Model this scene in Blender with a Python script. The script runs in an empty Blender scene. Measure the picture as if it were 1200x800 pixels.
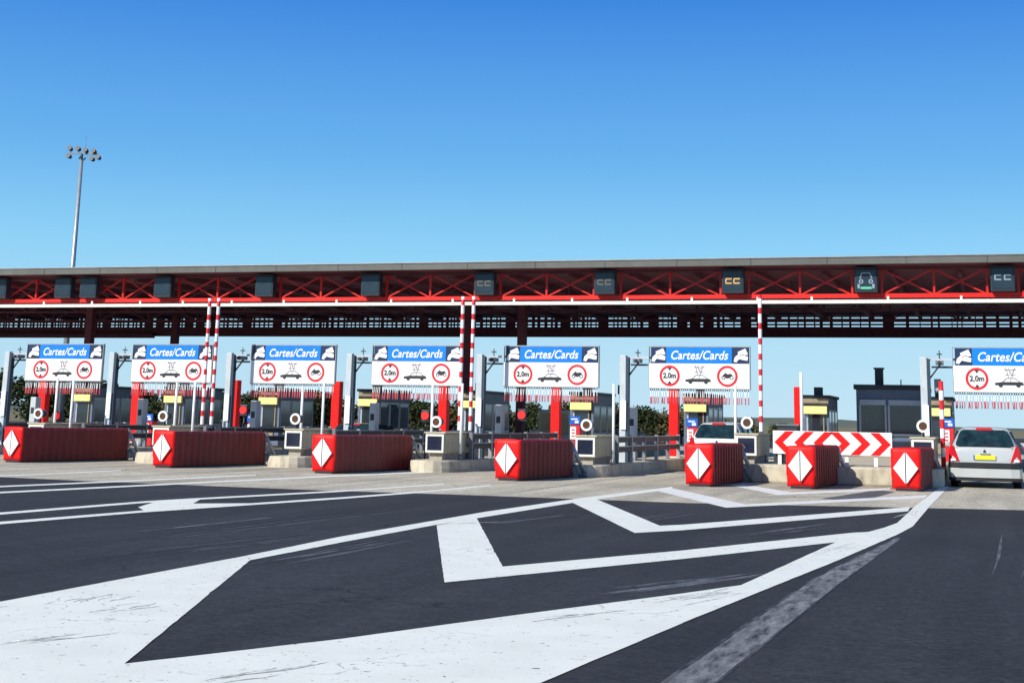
import bpy, math, random
from math import sin, cos, pi, radians
from mathutils import Matrix, Vector
random.seed(7)
S = bpy.context.scene
COL = S.collection

# ------------------------------------------------------------------ materials
def new_mat(name):
    m = bpy.data.materials.new(name); m.use_nodes = True
    nt = m.node_tree
    return m, nt, nt.nodes['Principled BSDF']

def mat(name, col, rough=.6, metal=0., var=.12, scale=3., bump=0., spec=.4, emit=None, estr=0., coat=0., dirt=0.):
    m, nt, b = new_mat(name)
    tc = nt.nodes.new('ShaderNodeTexCoord')
    n = nt.nodes.new('ShaderNodeTexNoise'); n.inputs['Scale'].default_value = scale
    n.inputs['Detail'].default_value = 6; n.inputs['Roughness'].default_value = .62
    nt.links.new(tc.outputs['Object'], n.inputs['Vector'])
    mx = nt.nodes.new('ShaderNodeMix'); mx.data_type = 'RGBA'
    c = list(col)
    mx.inputs[6].default_value = [max(0, v*(1-var)) for v in c]+[1]
    mx.inputs[7].default_value = [min(1, v*(1+var)) for v in c]+[1]
    rp = nt.nodes.new('ShaderNodeMapRange'); rp.inputs[1].default_value = .3; rp.inputs[2].default_value = .7
    nt.links.new(n.outputs['Fac'], rp.inputs[0]); nt.links.new(rp.outputs[0], mx.inputs[0])
    out = mx.outputs[2]
    if dirt:
        n2 = nt.nodes.new('ShaderNodeTexNoise'); n2.inputs['Scale'].default_value = scale*4
        n2.inputs['Detail'].default_value = 8
        mp = nt.nodes.new('ShaderNodeMapping'); mp.inputs['Scale'].default_value = (1, 1, .25)
        nt.links.new(tc.outputs['Object'], mp.inputs[0]); nt.links.new(mp.outputs[0], n2.inputs['Vector'])
        r2 = nt.nodes.new('ShaderNodeMapRange'); r2.inputs[1].default_value = .5; r2.inputs[2].default_value = .75
        r2.inputs[4].default_value = dirt
        nt.links.new(n2.outputs['Fac'], r2.inputs[0])
        m2 = nt.nodes.new('ShaderNodeMix'); m2.data_type = 'RGBA'
        nt.links.new(r2.outputs[0], m2.inputs[0]); nt.links.new(out, m2.inputs[6])
        m2.inputs[7].default_value = (.09, .08, .07, 1)
        out = m2.outputs[2]
    nt.links.new(out, b.inputs['Base Color'])
    b.inputs['Roughness'].default_value = rough; b.inputs['Metallic'].default_value = metal
    b.inputs['Specular IOR Level'].default_value = spec
    if coat: b.inputs['Coat Weight'].default_value = coat; b.inputs['Coat Roughness'].default_value = .05
    if emit:
        b.inputs['Emission Color'].default_value = list(emit)+[1]; b.inputs['Emission Strength'].default_value = estr
    if bump:
        bp = nt.nodes.new('ShaderNodeBump'); bp.inputs['Strength'].default_value = bump; bp.inputs['Distance'].default_value = .02
        n3 = nt.nodes.new('ShaderNodeTexNoise'); n3.inputs['Scale'].default_value = scale*14; n3.inputs['Detail'].default_value = 5
        nt.links.new(tc.outputs['Object'], n3.inputs['Vector'])
        nt.links.new(n3.outputs['Fac'], bp.inputs['Height']); nt.links.new(bp.outputs[0], b.inputs['Normal'])
    return m

def asphalt_nodes(nt, base, tc, streak=True):
    """fine aggregate speckle, broad patches, wheel polish streaks along the lanes"""
    L = nt.links
    n1 = nt.nodes.new('ShaderNodeTexNoise'); n1.inputs['Scale'].default_value = 19; n1.inputs['Detail'].default_value = 8; n1.inputs['Roughness'].default_value = .75
    n2 = nt.nodes.new('ShaderNodeTexNoise'); n2.inputs['Scale'].default_value = .22; n2.inputs['Detail'].default_value = 5
    mp = nt.nodes.new('ShaderNodeMapping'); mp.inputs['Scale'].default_value = (1.1, .05, 1)
    n3 = nt.nodes.new('ShaderNodeTexNoise'); n3.inputs['Scale'].default_value = 1.3; n3.inputs['Detail'].default_value = 4
    L.new(tc.outputs['Object'], n1.inputs['Vector']); L.new(tc.outputs['Object'], n2.inputs['Vector'])
    L.new(tc.outputs['Object'], mp.inputs[0]); L.new(mp.outputs[0], n3.inputs['Vector'])
    def rng(s, a, b, c, d):
        r = nt.nodes.new('ShaderNodeMapRange'); r.inputs[1].default_value = a; r.inputs[2].default_value = b
        r.inputs[3].default_value = c; r.inputs[4].default_value = d; L.new(s, r.inputs[0]); return r.outputs[0]
    def mul(a, b):
        q = nt.nodes.new('ShaderNodeMath'); q.operation = 'MULTIPLY'; L.new(a, q.inputs[0]); L.new(b, q.inputs[1]); return q.outputs[0]
    n6 = nt.nodes.new('ShaderNodeTexNoise'); n6.inputs['Scale'].default_value = 5.5; n6.inputs['Detail'].default_value = 9; n6.inputs['Roughness'].default_value = .8
    L.new(tc.outputs['Object'], n6.inputs['Vector'])
    f = mul(mul(rng(n1.outputs['Fac'], .3, .72, .45, 1.7), rng(n2.outputs['Fac'], .3, .7, .78, 1.22)), rng(n3.outputs['Fac'], .3, .7, .80, 1.22))
    f = mul(f, rng(n6.outputs['Fac'], .35, .68, .72, 1.34))
    # sealed cracks and dark drips, only in places
    v = nt.nodes.new('ShaderNodeTexVoronoi'); v.feature = 'DISTANCE_TO_EDGE'; v.inputs['Scale'].default_value = .33
    nd = nt.nodes.new('ShaderNodeVectorMath'); nd.operation = 'ADD'; L.new(tc.outputs['Object'], nd.inputs[0])
    n7 = nt.nodes.new('ShaderNodeTexNoise'); n7.inputs['Scale'].default_value = 1.7; n7.inputs['Detail'].default_value = 5; L.new(tc.outputs['Object'], n7.inputs['Vector'])
    L.new(n7.outputs['Color'], nd.inputs[1]); L.new(nd.outputs[0], v.inputs['Vector'])
    ck = rng(v.outputs['Distance'], .002, .007, .45, 1.); msk = rng(n2.outputs['Fac'], .50, .56, 0, 1)
    mm = nt.nodes.new('ShaderNodeMix'); mm.data_type = 'FLOAT'; mm.inputs[2].default_value = 1.; L.new(msk, mm.inputs[0]); L.new(ck, mm.inputs[3])
    f = mul(f, mm.outputs[0])
    v2 = nt.nodes.new('ShaderNodeTexVoronoi'); v2.inputs['Scale'].default_value = 1.9; L.new(tc.outputs['Object'], v2.inputs['Vector'])
    f = mul(f, rng(v2.outputs['Distance'], .03, .07, .6, 1.))
    v3 = nt.nodes.new('ShaderNodeTexVoronoi'); v3.inputs['Scale'].default_value = 1.3; L.new(nd.outputs[0], v3.inputs['Vector'])
    f = mul(f, rng(v3.outputs['Distance'], .012, .025, 3.2, 1.))
    vm = nt.nodes.new('ShaderNodeVectorMath'); vm.operation = 'SCALE'; vm.inputs[0].default_value = base
    L.new(f, vm.inputs['Scale'])
    bp = nt.nodes.new('ShaderNodeBump'); bp.inputs['Strength'].default_value = .35; bp.inputs['Distance'].default_value = .01
    L.new(n1.outputs['Fac'], bp.inputs['Height'])
    return vm.outputs[0], bp.outputs[0], n1.outputs['Fac'], n2.outputs['Fac']

def road_mat(name, base, rough=.85):
    m, nt, b = new_mat(name)
    tc = nt.nodes.new('ShaderNodeTexCoord')
    c, nrm, _, _ = asphalt_nodes(nt, base, tc)
    nt.links.new(c, b.inputs['Base Color']); nt.links.new(nrm, b.inputs['Normal'])
    b.inputs['Roughness'].default_value = rough; b.inputs['Specular IOR Level'].default_value = .25
    return m

def paint_mat(name, col, base, lo, hi, nscale=6., stretch=1., rough=.7, crack=True, edge=None):
    """road paint worn through to the asphalt where the noise is under a limit"""
    m, nt, b = new_mat(name); L = nt.links
    tc = nt.nodes.new('ShaderNodeTexCoord')
    c, nrm, fine, broad = asphalt_nodes(nt, base, tc)
    mp = nt.nodes.new('ShaderNodeMapping'); mp.inputs['Scale'].default_value = (1, stretch, 1)
    n = nt.nodes.new('ShaderNodeTexNoise'); n.inputs['Scale'].default_value = nscale; n.inputs['Detail'].default_value = 9; n.inputs['Roughness'].default_value = .72
    L.new(tc.outputs['Object'], mp.inputs[0]); L.new(mp.outputs[0], n.inputs['Vector'])
    r = nt.nodes.new('ShaderNodeMapRange'); r.inputs[1].default_value = lo; r.inputs[2].default_value = hi
    L.new(n.outputs['Fac'], r.inputs[0])
    pc = nt.nodes.new('ShaderNodeMix'); pc.data_type = 'RGBA'
    pc.inputs[6].default_value = [v*.93 for v in col]+[1]; pc.inputs[7].default_value = list(col)+[1]
    n4 = nt.nodes.new('ShaderNodeTexNoise'); n4.inputs['Scale'].default_value = 1.6; n4.inputs['Detail'].default_value = 7
    L.new(tc.outputs['Object'], n4.inputs['Vector'])
    r4 = nt.nodes.new('ShaderNodeMapRange'); r4.inputs[1].default_value = .35; r4.inputs[2].default_value = .6
    L.new(n4.outputs['Fac'], r4.inputs[0]); L.new(r4.outputs[0], pc.inputs[0])
    mx = nt.nodes.new('ShaderNodeMix'); mx.data_type = 'RGBA'
    L.new(r.outputs[0], mx.inputs[0]); L.new(c, mx.inputs[6]); L.new(pc.outputs[2], mx.inputs[7])
    out = mx.outputs[2]
    if crack:
        v = nt.nodes.new('ShaderNodeTexVoronoi'); v.feature = 'DISTANCE_TO_EDGE'; v.inputs['Scale'].default_value = .75
        nd = nt.nodes.new('ShaderNodeVectorMath'); nd.operation = 'ADD'
        n5 = nt.nodes.new('ShaderNodeTexNoise'); n5.inputs['Scale'].default_value = 2.; n5.inputs['Detail'].default_value = 4
        L.new(tc.outputs['Object'], n5.inputs['Vector'])
        L.new(tc.outputs['Object'], nd.inputs[0]); L.new(n5.outputs['Color'], nd.inputs[1]); L.new(nd.outputs[0], v.inputs['Vector'])
        rc = nt.nodes.new('ShaderNodeMapRange'); rc.inputs[1].default_value = .003; rc.inputs[2].default_value = .012
        rc.inputs[3].default_value = 1; rc.inputs[4].default_value = 0; L.new(v.outputs['Distance'], rc.inputs[0])
        # cracks show only in places
        rb = nt.nodes.new('ShaderNodeMapRange'); rb.inputs[1].default_value = .52; rb.inputs[2].default_value = .6; rb.inputs[4].default_value = .6
        L.new(n4.outputs['Fac'], rb.inputs[0])
        q = nt.nodes.new('ShaderNodeMath'); q.operation = 'MULTIPLY'; L.new(rc.outputs[0], q.inputs[0]); L.new(rb.outputs[0], q.inputs[1])
        m3 = nt.nodes.new('ShaderNodeMix'); m3.data_type = 'RGBA'
        L.new(q.outputs[0], m3.inputs[0]); L.new(out, m3.inputs[6]); m3.inputs[7].default_value = (.2, .2, .2, 1)
        out = m3.outputs[2]
    L.new(out, b.inputs['Base Color']); L.new(nrm, b.inputs['Normal'])
    b.inputs['Roughness'].default_value = rough; b.inputs['Specular IOR Level'].default_value = .25
    return m

ASP = (.031, .033, .037)
M = {}
M['asphalt'] = road_mat('asphalt', ASP)
M['concrete_road'] = road_mat('concrete_road', (.43, .395, .315))
M['paint'] = paint_mat('road_paint', (.80, .82, .76), ASP, .345, .39, 13.)
M['paint_soft'] = paint_mat('road_paint_worn', (.8, .8, .77), (.3, .29, .26), .30, .46, 7.)
M['ghost'] = paint_mat('scrubbed_paint', (.38, .39, .40), ASP, .36, .76, 11, .2, crack=False)
M['ghost_thin'] = paint_mat('scrubbed_paint_edge', (.30, .31, .32), ASP, .46, .85, 8, .16, crack=False)
M['scuff'] = paint_mat('scuffed_asphalt', (.17, .18, .20), ASP, .36, .62, 7, .2, crack=False)
M['rubber'] = paint_mat('rubber_on_paint', (.42, .42, .41), (.76, .78, .73), .45, .70, 16., .5, crack=False)
M['dark_grey'] = road_mat('dark_grey_paving', (.09, .09, .10))
M['concrete'] = mat('concrete', (.40, .37, .31), .85, var=.14, scale=2.2, bump=.25, dirt=.35)
M['kerb'] = mat('kerb_concrete', (.56, .51, .40), .85, var=.16, scale=1.6, bump=.25, dirt=.5)
M['stone'] = mat('cabinet_stone', (.50, .45, .32), .8, var=.10, scale=3, bump=.15, dirt=.25)
M['red'] = mat('red_vinyl', (.80, .008, .008), .5, spec=.25, var=.08, scale=2.5, bump=.08, dirt=.12)
M['block_red_shaded'] = mat('red_shell_shaded', (.17, .005, .012), .5, var=.25, scale=2.2, bump=.1, dirt=.2)  # body red darkened to carry the shade on the cushion sides
M['reflective'] = mat('white_reflective', (.82, .84, .85), .45, var=.05, scale=8, dirt=.10)
M['white'] = mat('white_paint', (.82, .83, .83), .5, var=.04, scale=3, dirt=.06)
M['sign_white'] = mat('sign_white', (.84, .85, .86), .45, var=.03, scale=2, dirt=.05)
M['sign_blue'] = mat('sign_blue', (.002, .21, .82), .4, var=.08, scale=1.5)
M['sign_navy'] = mat('sign_navy', (.015, .035, .10), .4, var=.1)
M['sign_red'] = mat('sign_red', (.66, .02, .03), .45, var=.05)
M['fringe_red'] = mat('fringe_red', (.46, .07, .09), .5, var=.3, scale=6)
M['ink'] = mat('sign_ink', (.03, .03, .035), .6, var=.05)
M['pink'] = mat('faded_red_ink', (.55, .25, .28), .6, var=.05)
M['dark_metal'] = mat('dark_metal', (.035, .045, .06), .5, .2, var=.2)
M['grey_metal'] = mat('grey_metal', (.20, .22, .25), .45, .4, var=.15, dirt=.2)
M['pale_metal'] = mat('pale_grey_paint', (.50, .56, .60), .45, .0, var=.08, dirt=.15)
M['pillar_shade'] = mat('slate_shade', (.03, .055, .09), .5, var=.12)  # dark slate painting the shade on the pillars' right side
M['chord_red_lit'] = mat('chord_red_lit', (.80, .016, .010), .45, var=.1)  # sunlit version of the truss red, brightened for the bottom chord
M['truss_red_shaded'] = mat('truss_red_shaded', (.58, .014, .010), .42, var=.15, dirt=.12)  # same truss paint darkened, roof shade put into the colour
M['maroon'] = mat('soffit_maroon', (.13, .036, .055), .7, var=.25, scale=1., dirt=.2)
M['fascia'] = mat('fascia_grey', (.12, .125, .115), .6, var=.2, scale=.6, dirt=.45)
M['roof'] = mat('roof_sheet', (.4, .4, .4), .6, var=.1)
M['cream_bar'] = mat('cream_paint', (.80, .80, .74), .5, var=.05, dirt=.08)
M['lamp_red'] = mat('signal_red', (.7, .02, .02), .4, emit=(1, .03, .03), estr=.6)
M['lens'] = mat('brown_lens', (.10, .045, .02), .15, var=.2, spec=.6)
M['screen'] = mat('dark_screen', (.02, .025, .05), .12, var=.2, spec=.6)
M['vms_case'] = mat('display_case', (.022, .032, .045), .5, var=.15)
M['vms_face'] = mat('display_face', (.022, .042, .06), .25, var=.2)
M['amber'] = mat('amber_light', (.6, .34, .10), .5, emit=(1, .55, .18), estr=.12)
M['dim_segment'] = mat('dim_segment', (.13, .11, .08), .5)
M['white_light'] = mat('white_light', (.24, .30, .38), .5, emit=(.7, .85, 1), estr=.05)
M['green_light'] = mat('green_light', (.1, .45, .28), .5, emit=(.2, 1, .6), estr=.15)
M['booth'] = mat('booth_slate', (.12, .165, .25), .5, var=.15, dirt=.15)
M['booth_tan'] = mat('booth_tan', (.30, .25, .17), .6, var=.15, dirt=.2)
M['yellow'] = mat('yellow_panel', (.90, .82, .30), .5, var=.05, emit=None)
M['booth_glass'] = mat('booth_glass', (.02, .03, .04), .06, var=.3, spec=.8)
M['pane'] = mat('pane_blue', (.05, .09, .14), .06, var=.4, spec=.8)
M['frame'] = mat('window_frame', (.42, .48, .56), .4, .2)
M['teal'] = mat('teal_panel', (.03, .12, .16), .4)
M['card_blue'] = mat('card_blue', (.01, .12, .55), .4)
M['orange'] = mat('orange_plastic', (.75, .20, .03), .5)
M['silver'] = mat('silver_car_paint', (.58, .60, .59), .28, .25, var=.02, scale=2, coat=.8)
M['white_car'] = mat('white_car_paint', (.75, .77, .78), .25, .0, var=.02, coat=.8)
M['green_car'] = mat('green_car_paint', (.01, .05, .045), .2, .2, var=.05, coat=.8)
M['car_glass'] = mat('car_glass', (.012, .03, .035), .04, var=.75, scale=4., spec=1.)
M['bumper'] = mat('black_bumper', (.02, .022, .026), .5)
M['tail'] = mat('tail_light', (.62, .01, .02), .15, spec=.8)
M['plate'] = mat('yellow_plate', (.85, .68, .04), .4)
M['tyre'] = mat('tyre', (.015, .015, .016), .8)
M['rim'] = mat('rim', (.35, .36, .38), .35, .6)
M['blue_box'] = mat('blue_cabinet', (.01, .10, .40), .5)
M['bark'] = mat('bark', (.10, .07, .045), .9, var=.3)
M['leaf_a'] = mat('leaf_dark', (.045, .058, .022), .8, spec=.15, var=.4, scale=.9)
M['leaf_b'] = mat('leaf_olive', (.09, .078, .032), .8, spec=.15, var=.4, scale=.9)
M['soil'] = mat('dry_grass', (.17, .15, .07), .95, var=.35, scale=.05, bump=.2)
M['skin'] = mat('skin', (.45, .27, .19), .6)
M['shirt'] = mat('beige_shirt', (.42, .36, .28), .8)
M['jeans'] = mat('jeans', (.05, .09, .20), .8)
M['hair'] = mat('hair', (.04, .025, .015), .7)
M['galv'] = mat('galvanised', (.40, .43, .45), .4, .5, var=.15)
M['van_door'] = mat('van_door', (.85, .55, .30), .5, var=.35, scale=1.2)
M['hill'] = mat('far_ridge', (.10, .12, .10), .95, var=.2, scale=.01)

# ------------------------------------------------------------------ helpers
class MB:
    def __init__(s): s.v = []; s.f = []; s.mi = []; s.ms = []; s.smooth = []
    def idx(s, m):
        m = M[m] if isinstance(m, str) else m
        if m not in s.ms: s.ms.append(m)
        return s.ms.index(m)
    def add(s, vs, fs, m, smooth=False):
        o = len(s.v); s.v += [tuple(v) for v in vs]; i = s.idx(m)
        for f in fs: s.f.append([o+k for k in f]); s.mi.append(i); s.smooth.append(smooth)
        return s
    def box(s, x0, x1, y0, y1, z0, z1, m):
        vs = [(x0,y0,z0),(x1,y0,z0),(x1,y1,z0),(x0,y1,z0),(x0,y0,z1),(x1,y0,z1),(x1,y1,z1),(x0,y1,z1)]
        return s.add(vs, [(0,3,2,1),(4,5,6,7),(0,1,5,4),(1,2,6,5),(2,3,7,6),(3,0,4,7)], m)
    def bar(s, a, b, w, h, m):
        """rectangular bar from a to b"""
        a, b = Vector(a), Vector(b); d = (b-a).normalized()
        up = Vector((0,0,1)) if abs(d.z) < .95 else Vector((0,1,0))
        x = d.cross(up).normalized()*w/2; z = x.cross(d).normalized()*h/2
        vs = [a-x-z, a+x-z, a+x+z, a-x+z, b-x-z, b+x-z, b+x+z, b-x+z]
        return s.add(vs, [(0,1,2,3),(7,6,5,4),(0,4,5,1),(1,5,6,2),(2,6,7,3),(3,7,4,0)], m)
    def tube(s, pts, r, m, n=10, caps=True):
        pts = [Vector(p) for p in pts]; rings = []; rs = r if isinstance(r, (list, tuple)) else [r]*len(pts)
        for i, p in enumerate(pts):
            d = (pts[min(i+1, len(pts)-1)]-pts[max(i-1, 0)]).normalized()
            up = Vector((0,0,1)) if abs(d.z) < .9 else Vector((0,1,0))
            x = d.cross(up).normalized(); y = x.cross(d).normalized()
            rings.append([p+x*rs[i]*cos(2*pi*k/n)+y*rs[i]*sin(2*pi*k/n) for k in range(n)])
        vs = [v for rg in rings for v in rg]; fs = []
        for i in range(len(pts)-1):
            for k in range(n): fs.append((i*n+k, i*n+(k+1)%n, (i+1)*n+(k+1)%n, (i+1)*n+k))
        s.add(vs, fs, m, True)
        if caps:
            s.add(rings[0], [tuple(range(n))[::-1]], m); s.add(rings[-1], [tuple(range(n))], m)
        return s
    def poly(s, pts2, y0, y1, m):
        """outline in x,z pushed along y"""
        n = len(pts2)
        vs = [(x, y0, z) for x, z in pts2]+[(x, y1, z) for x, z in pts2]
        fs = [tuple(range(n)), tuple(range(2*n-1, n-1, -1))]+[(k, k+n, (k+1)%n+n, (k+1)%n) for k in range(n)]
        return s.add(vs, fs, m)
    def prism(s, pts2, z0, z1, m):
        """outline in x,y pushed along z"""
        n = len(pts2)
        vs = [(x, y, z0) for x, y in pts2]+[(x, y, z1) for x, y in pts2]
        fs = [tuple(range(n))[::-1], tuple(range(n, 2*n))]+[(k, (k+1)%n, (k+1)%n+n, k+n) for k in range(n)]
        return s.add(vs, fs, m)
    def disc(s, cx, cz, r, y0, y1, m, n=28, r2=None):
        a = [(cx+r*cos(2*pi*k/n), cz+r*sin(2*pi*k/n)) for k in range(n)]
        if r2 is None: return s.poly(a, y0, y1, m)
        b = [(cx+r2*cos(2*pi*k/n), cz+r2*sin(2*pi*k/n)) for k in range(n)]
        vs = [(x, y0, z) for x, z in a]+[(x, y0, z) for x, z in b]+[(x, y1, z) for x, z in a]+[(x, y1, z) for x, z in b]
        fs = []
        for k in range(n):
            j = (k+1) % n
            fs += [(k, j, n+j, n+k), (2*n+k, 3*n+k, 3*n+j, 2*n+j), (k, 2*n+k, 2*n+j, j), (n+k, n+j, 3*n+j, 3*n+k)]
        return s.add(vs, fs, m)
    def build(s, name, parent=None, bevel=0., fix=True):
        me = bpy.data.meshes.new(name); me.from_pydata(s.v, [], s.f)
        for m in s.ms: me.materials.append(m)
        me.polygons.foreach_set('material_index', s.mi); me.polygons.foreach_set('use_smooth', s.smooth)
        if fix:
            import bmesh
            bm = bmesh.new(); bm.from_mesh(me)
            bmesh.ops.remove_doubles(bm, verts=bm.verts, dist=1e-5)
            bmesh.ops.recalc_face_normals(bm, faces=bm.faces); bm.to_mesh(me); bm.free()
        me.update()
        o = bpy.data.objects.new(name, me); COL.objects.link(o)
        if parent is not None: o.parent = parent
        if bevel:
            b = o.modifiers.new('bevel', 'BEVEL'); b.width = bevel; b.segments = 2; b.limit_method = 'ANGLE'; b.angle_limit = radians(40)
        return o

def tag(o, label=None, cat=None, group=None, kind=None):
    if label: o['label'] = label
    if cat: o['category'] = cat
    if group: o['group'] = group
    if kind: o['kind'] = kind
    return o
def empty(name, loc, label, cat, group=None, rz=0.):
    o = bpy.data.objects.new(name, None); COL.objects.link(o)
    o.location = loc; o.rotation_euler = (0, 0, rz); o.empty_display_size = .2
    return tag(o, label, cat, group)
def copy_tree(o, parent=None):
    c = o.copy(); COL.objects.link(c); c.parent = parent
    for ch in list(o.children): copy_tree(ch, c)
    return c
def place(o, loc, label=None, rz=None, scale=None):
    o.location = loc
    if label: o['label'] = label
    if rz is not None: o.rotation_euler = (0, 0, rz)
    if scale: o.scale = scale
    return o
def sheet(name, pts, z, m, label=None, kind='structure'):
    b = MB(); b.add([(x, y, z) for x, y in pts], [tuple(range(len(pts)))], m)
    o = b.build(name, fix=False)
    me = o.data
    if me.polygons[0].normal.z < 0: me.flip_normals()
    return tag(o, label, kind=kind)
def text_mesh(name, s, size, m, parent, loc, shear=0., thick=.004, bold=0., width=None):
    cu = bpy.data.curves.new(name, 'FONT'); cu.body = s; cu.size = size; cu.shear = shear
    cu.extrude = thick; cu.offset = bold; cu.align_x = 'CENTER'; cu.align_y = 'CENTER'; cu.space_character = 1.04
    t = bpy.data.objects.new(name, cu); COL.objects.link(t)
    dg = bpy.context.evaluated_depsgraph_get()
    me = bpy.data.meshes.new_from_object(t.evaluated_get(dg)); bpy.data.objects.remove(t)
    w = max(v.co.x for v in me.vertices)-min(v.co.x for v in me.vertices)
    k = width/w if width else 1
    me.transform(Matrix.Diagonal((k, 1, 1, 1))); me.transform(Matrix.Rotation(pi/2, 4, 'X'))
    me.materials.clear(); me.materials.append(M[m])
    o = bpy.data.objects.new(name, me); COL.objects.link(o); o.parent = parent; o.location = loc
    return o

ORD = ['first', 'second', 'third', 'fourth', 'fifth', 'sixth', 'seventh', 'eighth', 'ninth', 'tenth', 'eleventh']

# ------------------------------------------------------------------ camera, light, sky
cam = bpy.data.cameras.new('camera'); co = bpy.data.objects.new('camera', cam); COL.objects.link(co)
right = Vector((.9546929845, .2969468929, .0195920412)); down = Vector((-.0398553092, .1928226577, -.9804238762)); fwd = Vector((-.2949116133, .9352229496, .1959213488))
mw = Matrix.Identity(4)
for i in range(3):
    mw[i][0] = right[i]; mw[i][1] = -down[i]; mw[i][2] = -fwd[i]
mw[0][3], mw[1][3], mw[2][3] = 0, 0, 1.4
co.matrix_world = mw
cam.sensor_width = 36; cam.lens = 36*1678.05/1200
cam.shift_x = (600-632.2)/1200; cam.shift_y = -(400-157.22)/1200
cam.clip_end = 20000; cam.clip_start = .05
S.camera = co

SUN_EL, SUN_AZ = radians(34.5), radians(32)      # azimuth measured from -Y towards -X
tow = Vector((-sin(SUN_AZ)*cos(SUN_EL), -cos(SUN_AZ)*cos(SUN_EL), sin(SUN_EL)))
sl = bpy.data.lights.new('sun', 'SUN'); sl.energy = 5.0; sl.angle = radians(.55); sl.color = (1, .94, .83)
so = bpy.data.objects.new('sun', sl); COL.objects.link(so)
so.rotation_euler = tow.to_track_quat('Z', 'Y').to_euler(); so.location = (-30, -30, 40)
w = bpy.data.worlds.new('World'); S.world = w; w.use_nodes = True
nt = w.node_tree; bg = nt.nodes['Background']; bg.inputs['Strength'].default_value = .105
sky = nt.nodes.new('ShaderNodeTexSky'); sky.sky_type = 'NISHITA'; sky.sun_disc = False
sky.sun_elevation = SUN_EL; sky.sun_rotation = math.atan2(tow.x, tow.y)
sky.air_density = 1.; sky.dust_density = .2; sky.ozone_density = 1.5; sky.altitude = 60
# clear Mediterranean air: the Nishita sky tinted towards a deep blue zenith and a pale cyan horizon
tc = nt.nodes.new('ShaderNodeTexCoord'); sp = nt.nodes.new('ShaderNodeSeparateXYZ'); nt.links.new(tc.outputs['Generated'], sp.inputs[0])
rp = nt.nodes.new('ShaderNodeValToRGB'); nt.links.new(sp.outputs[2], rp.inputs[0]); el = rp.color_ramp.elements
stops = [(0., (.46, .70, .86)), (.05, (.40, .67, .86)), (.11, (.245, .60, .88)), (.175, (.12, .42, .82)), (.286, (.030, .22, .71)), (.5, (.03, .13, .40)), (1., (.03, .10, .27))]
el[0].position = 0; el[0].color = stops[0][1]+(1,); el[1].position = 1; el[1].color = stops[-1][1]+(1,)
for ps, c in stops[1:-1]:
    e = el.new(ps); e.color = c+(1,)
sc_ = nt.nodes.new('ShaderNodeVectorMath'); sc_.operation = 'SCALE'; sc_.inputs['Scale'].default_value = 1/.105; nt.links.new(rp.outputs[0], sc_.inputs[0])
mxs = nt.nodes.new('ShaderNodeMix'); mxs.data_type = 'RGBA'; mxs.inputs[0].default_value = .9
nt.links.new(sky.outputs[0], mxs.inputs[6]); nt.links.new(sc_.outputs[0], mxs.inputs[7]); nt.links.new(mxs.outputs[2], bg.inputs[0])
S.view_settings.view_transform = 'Standard'; S.view_settings.look = 'None'; S.view_settings.exposure = .12; S.view_settings.gamma = 1
S.view_settings.use_curve_mapping = False

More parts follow.
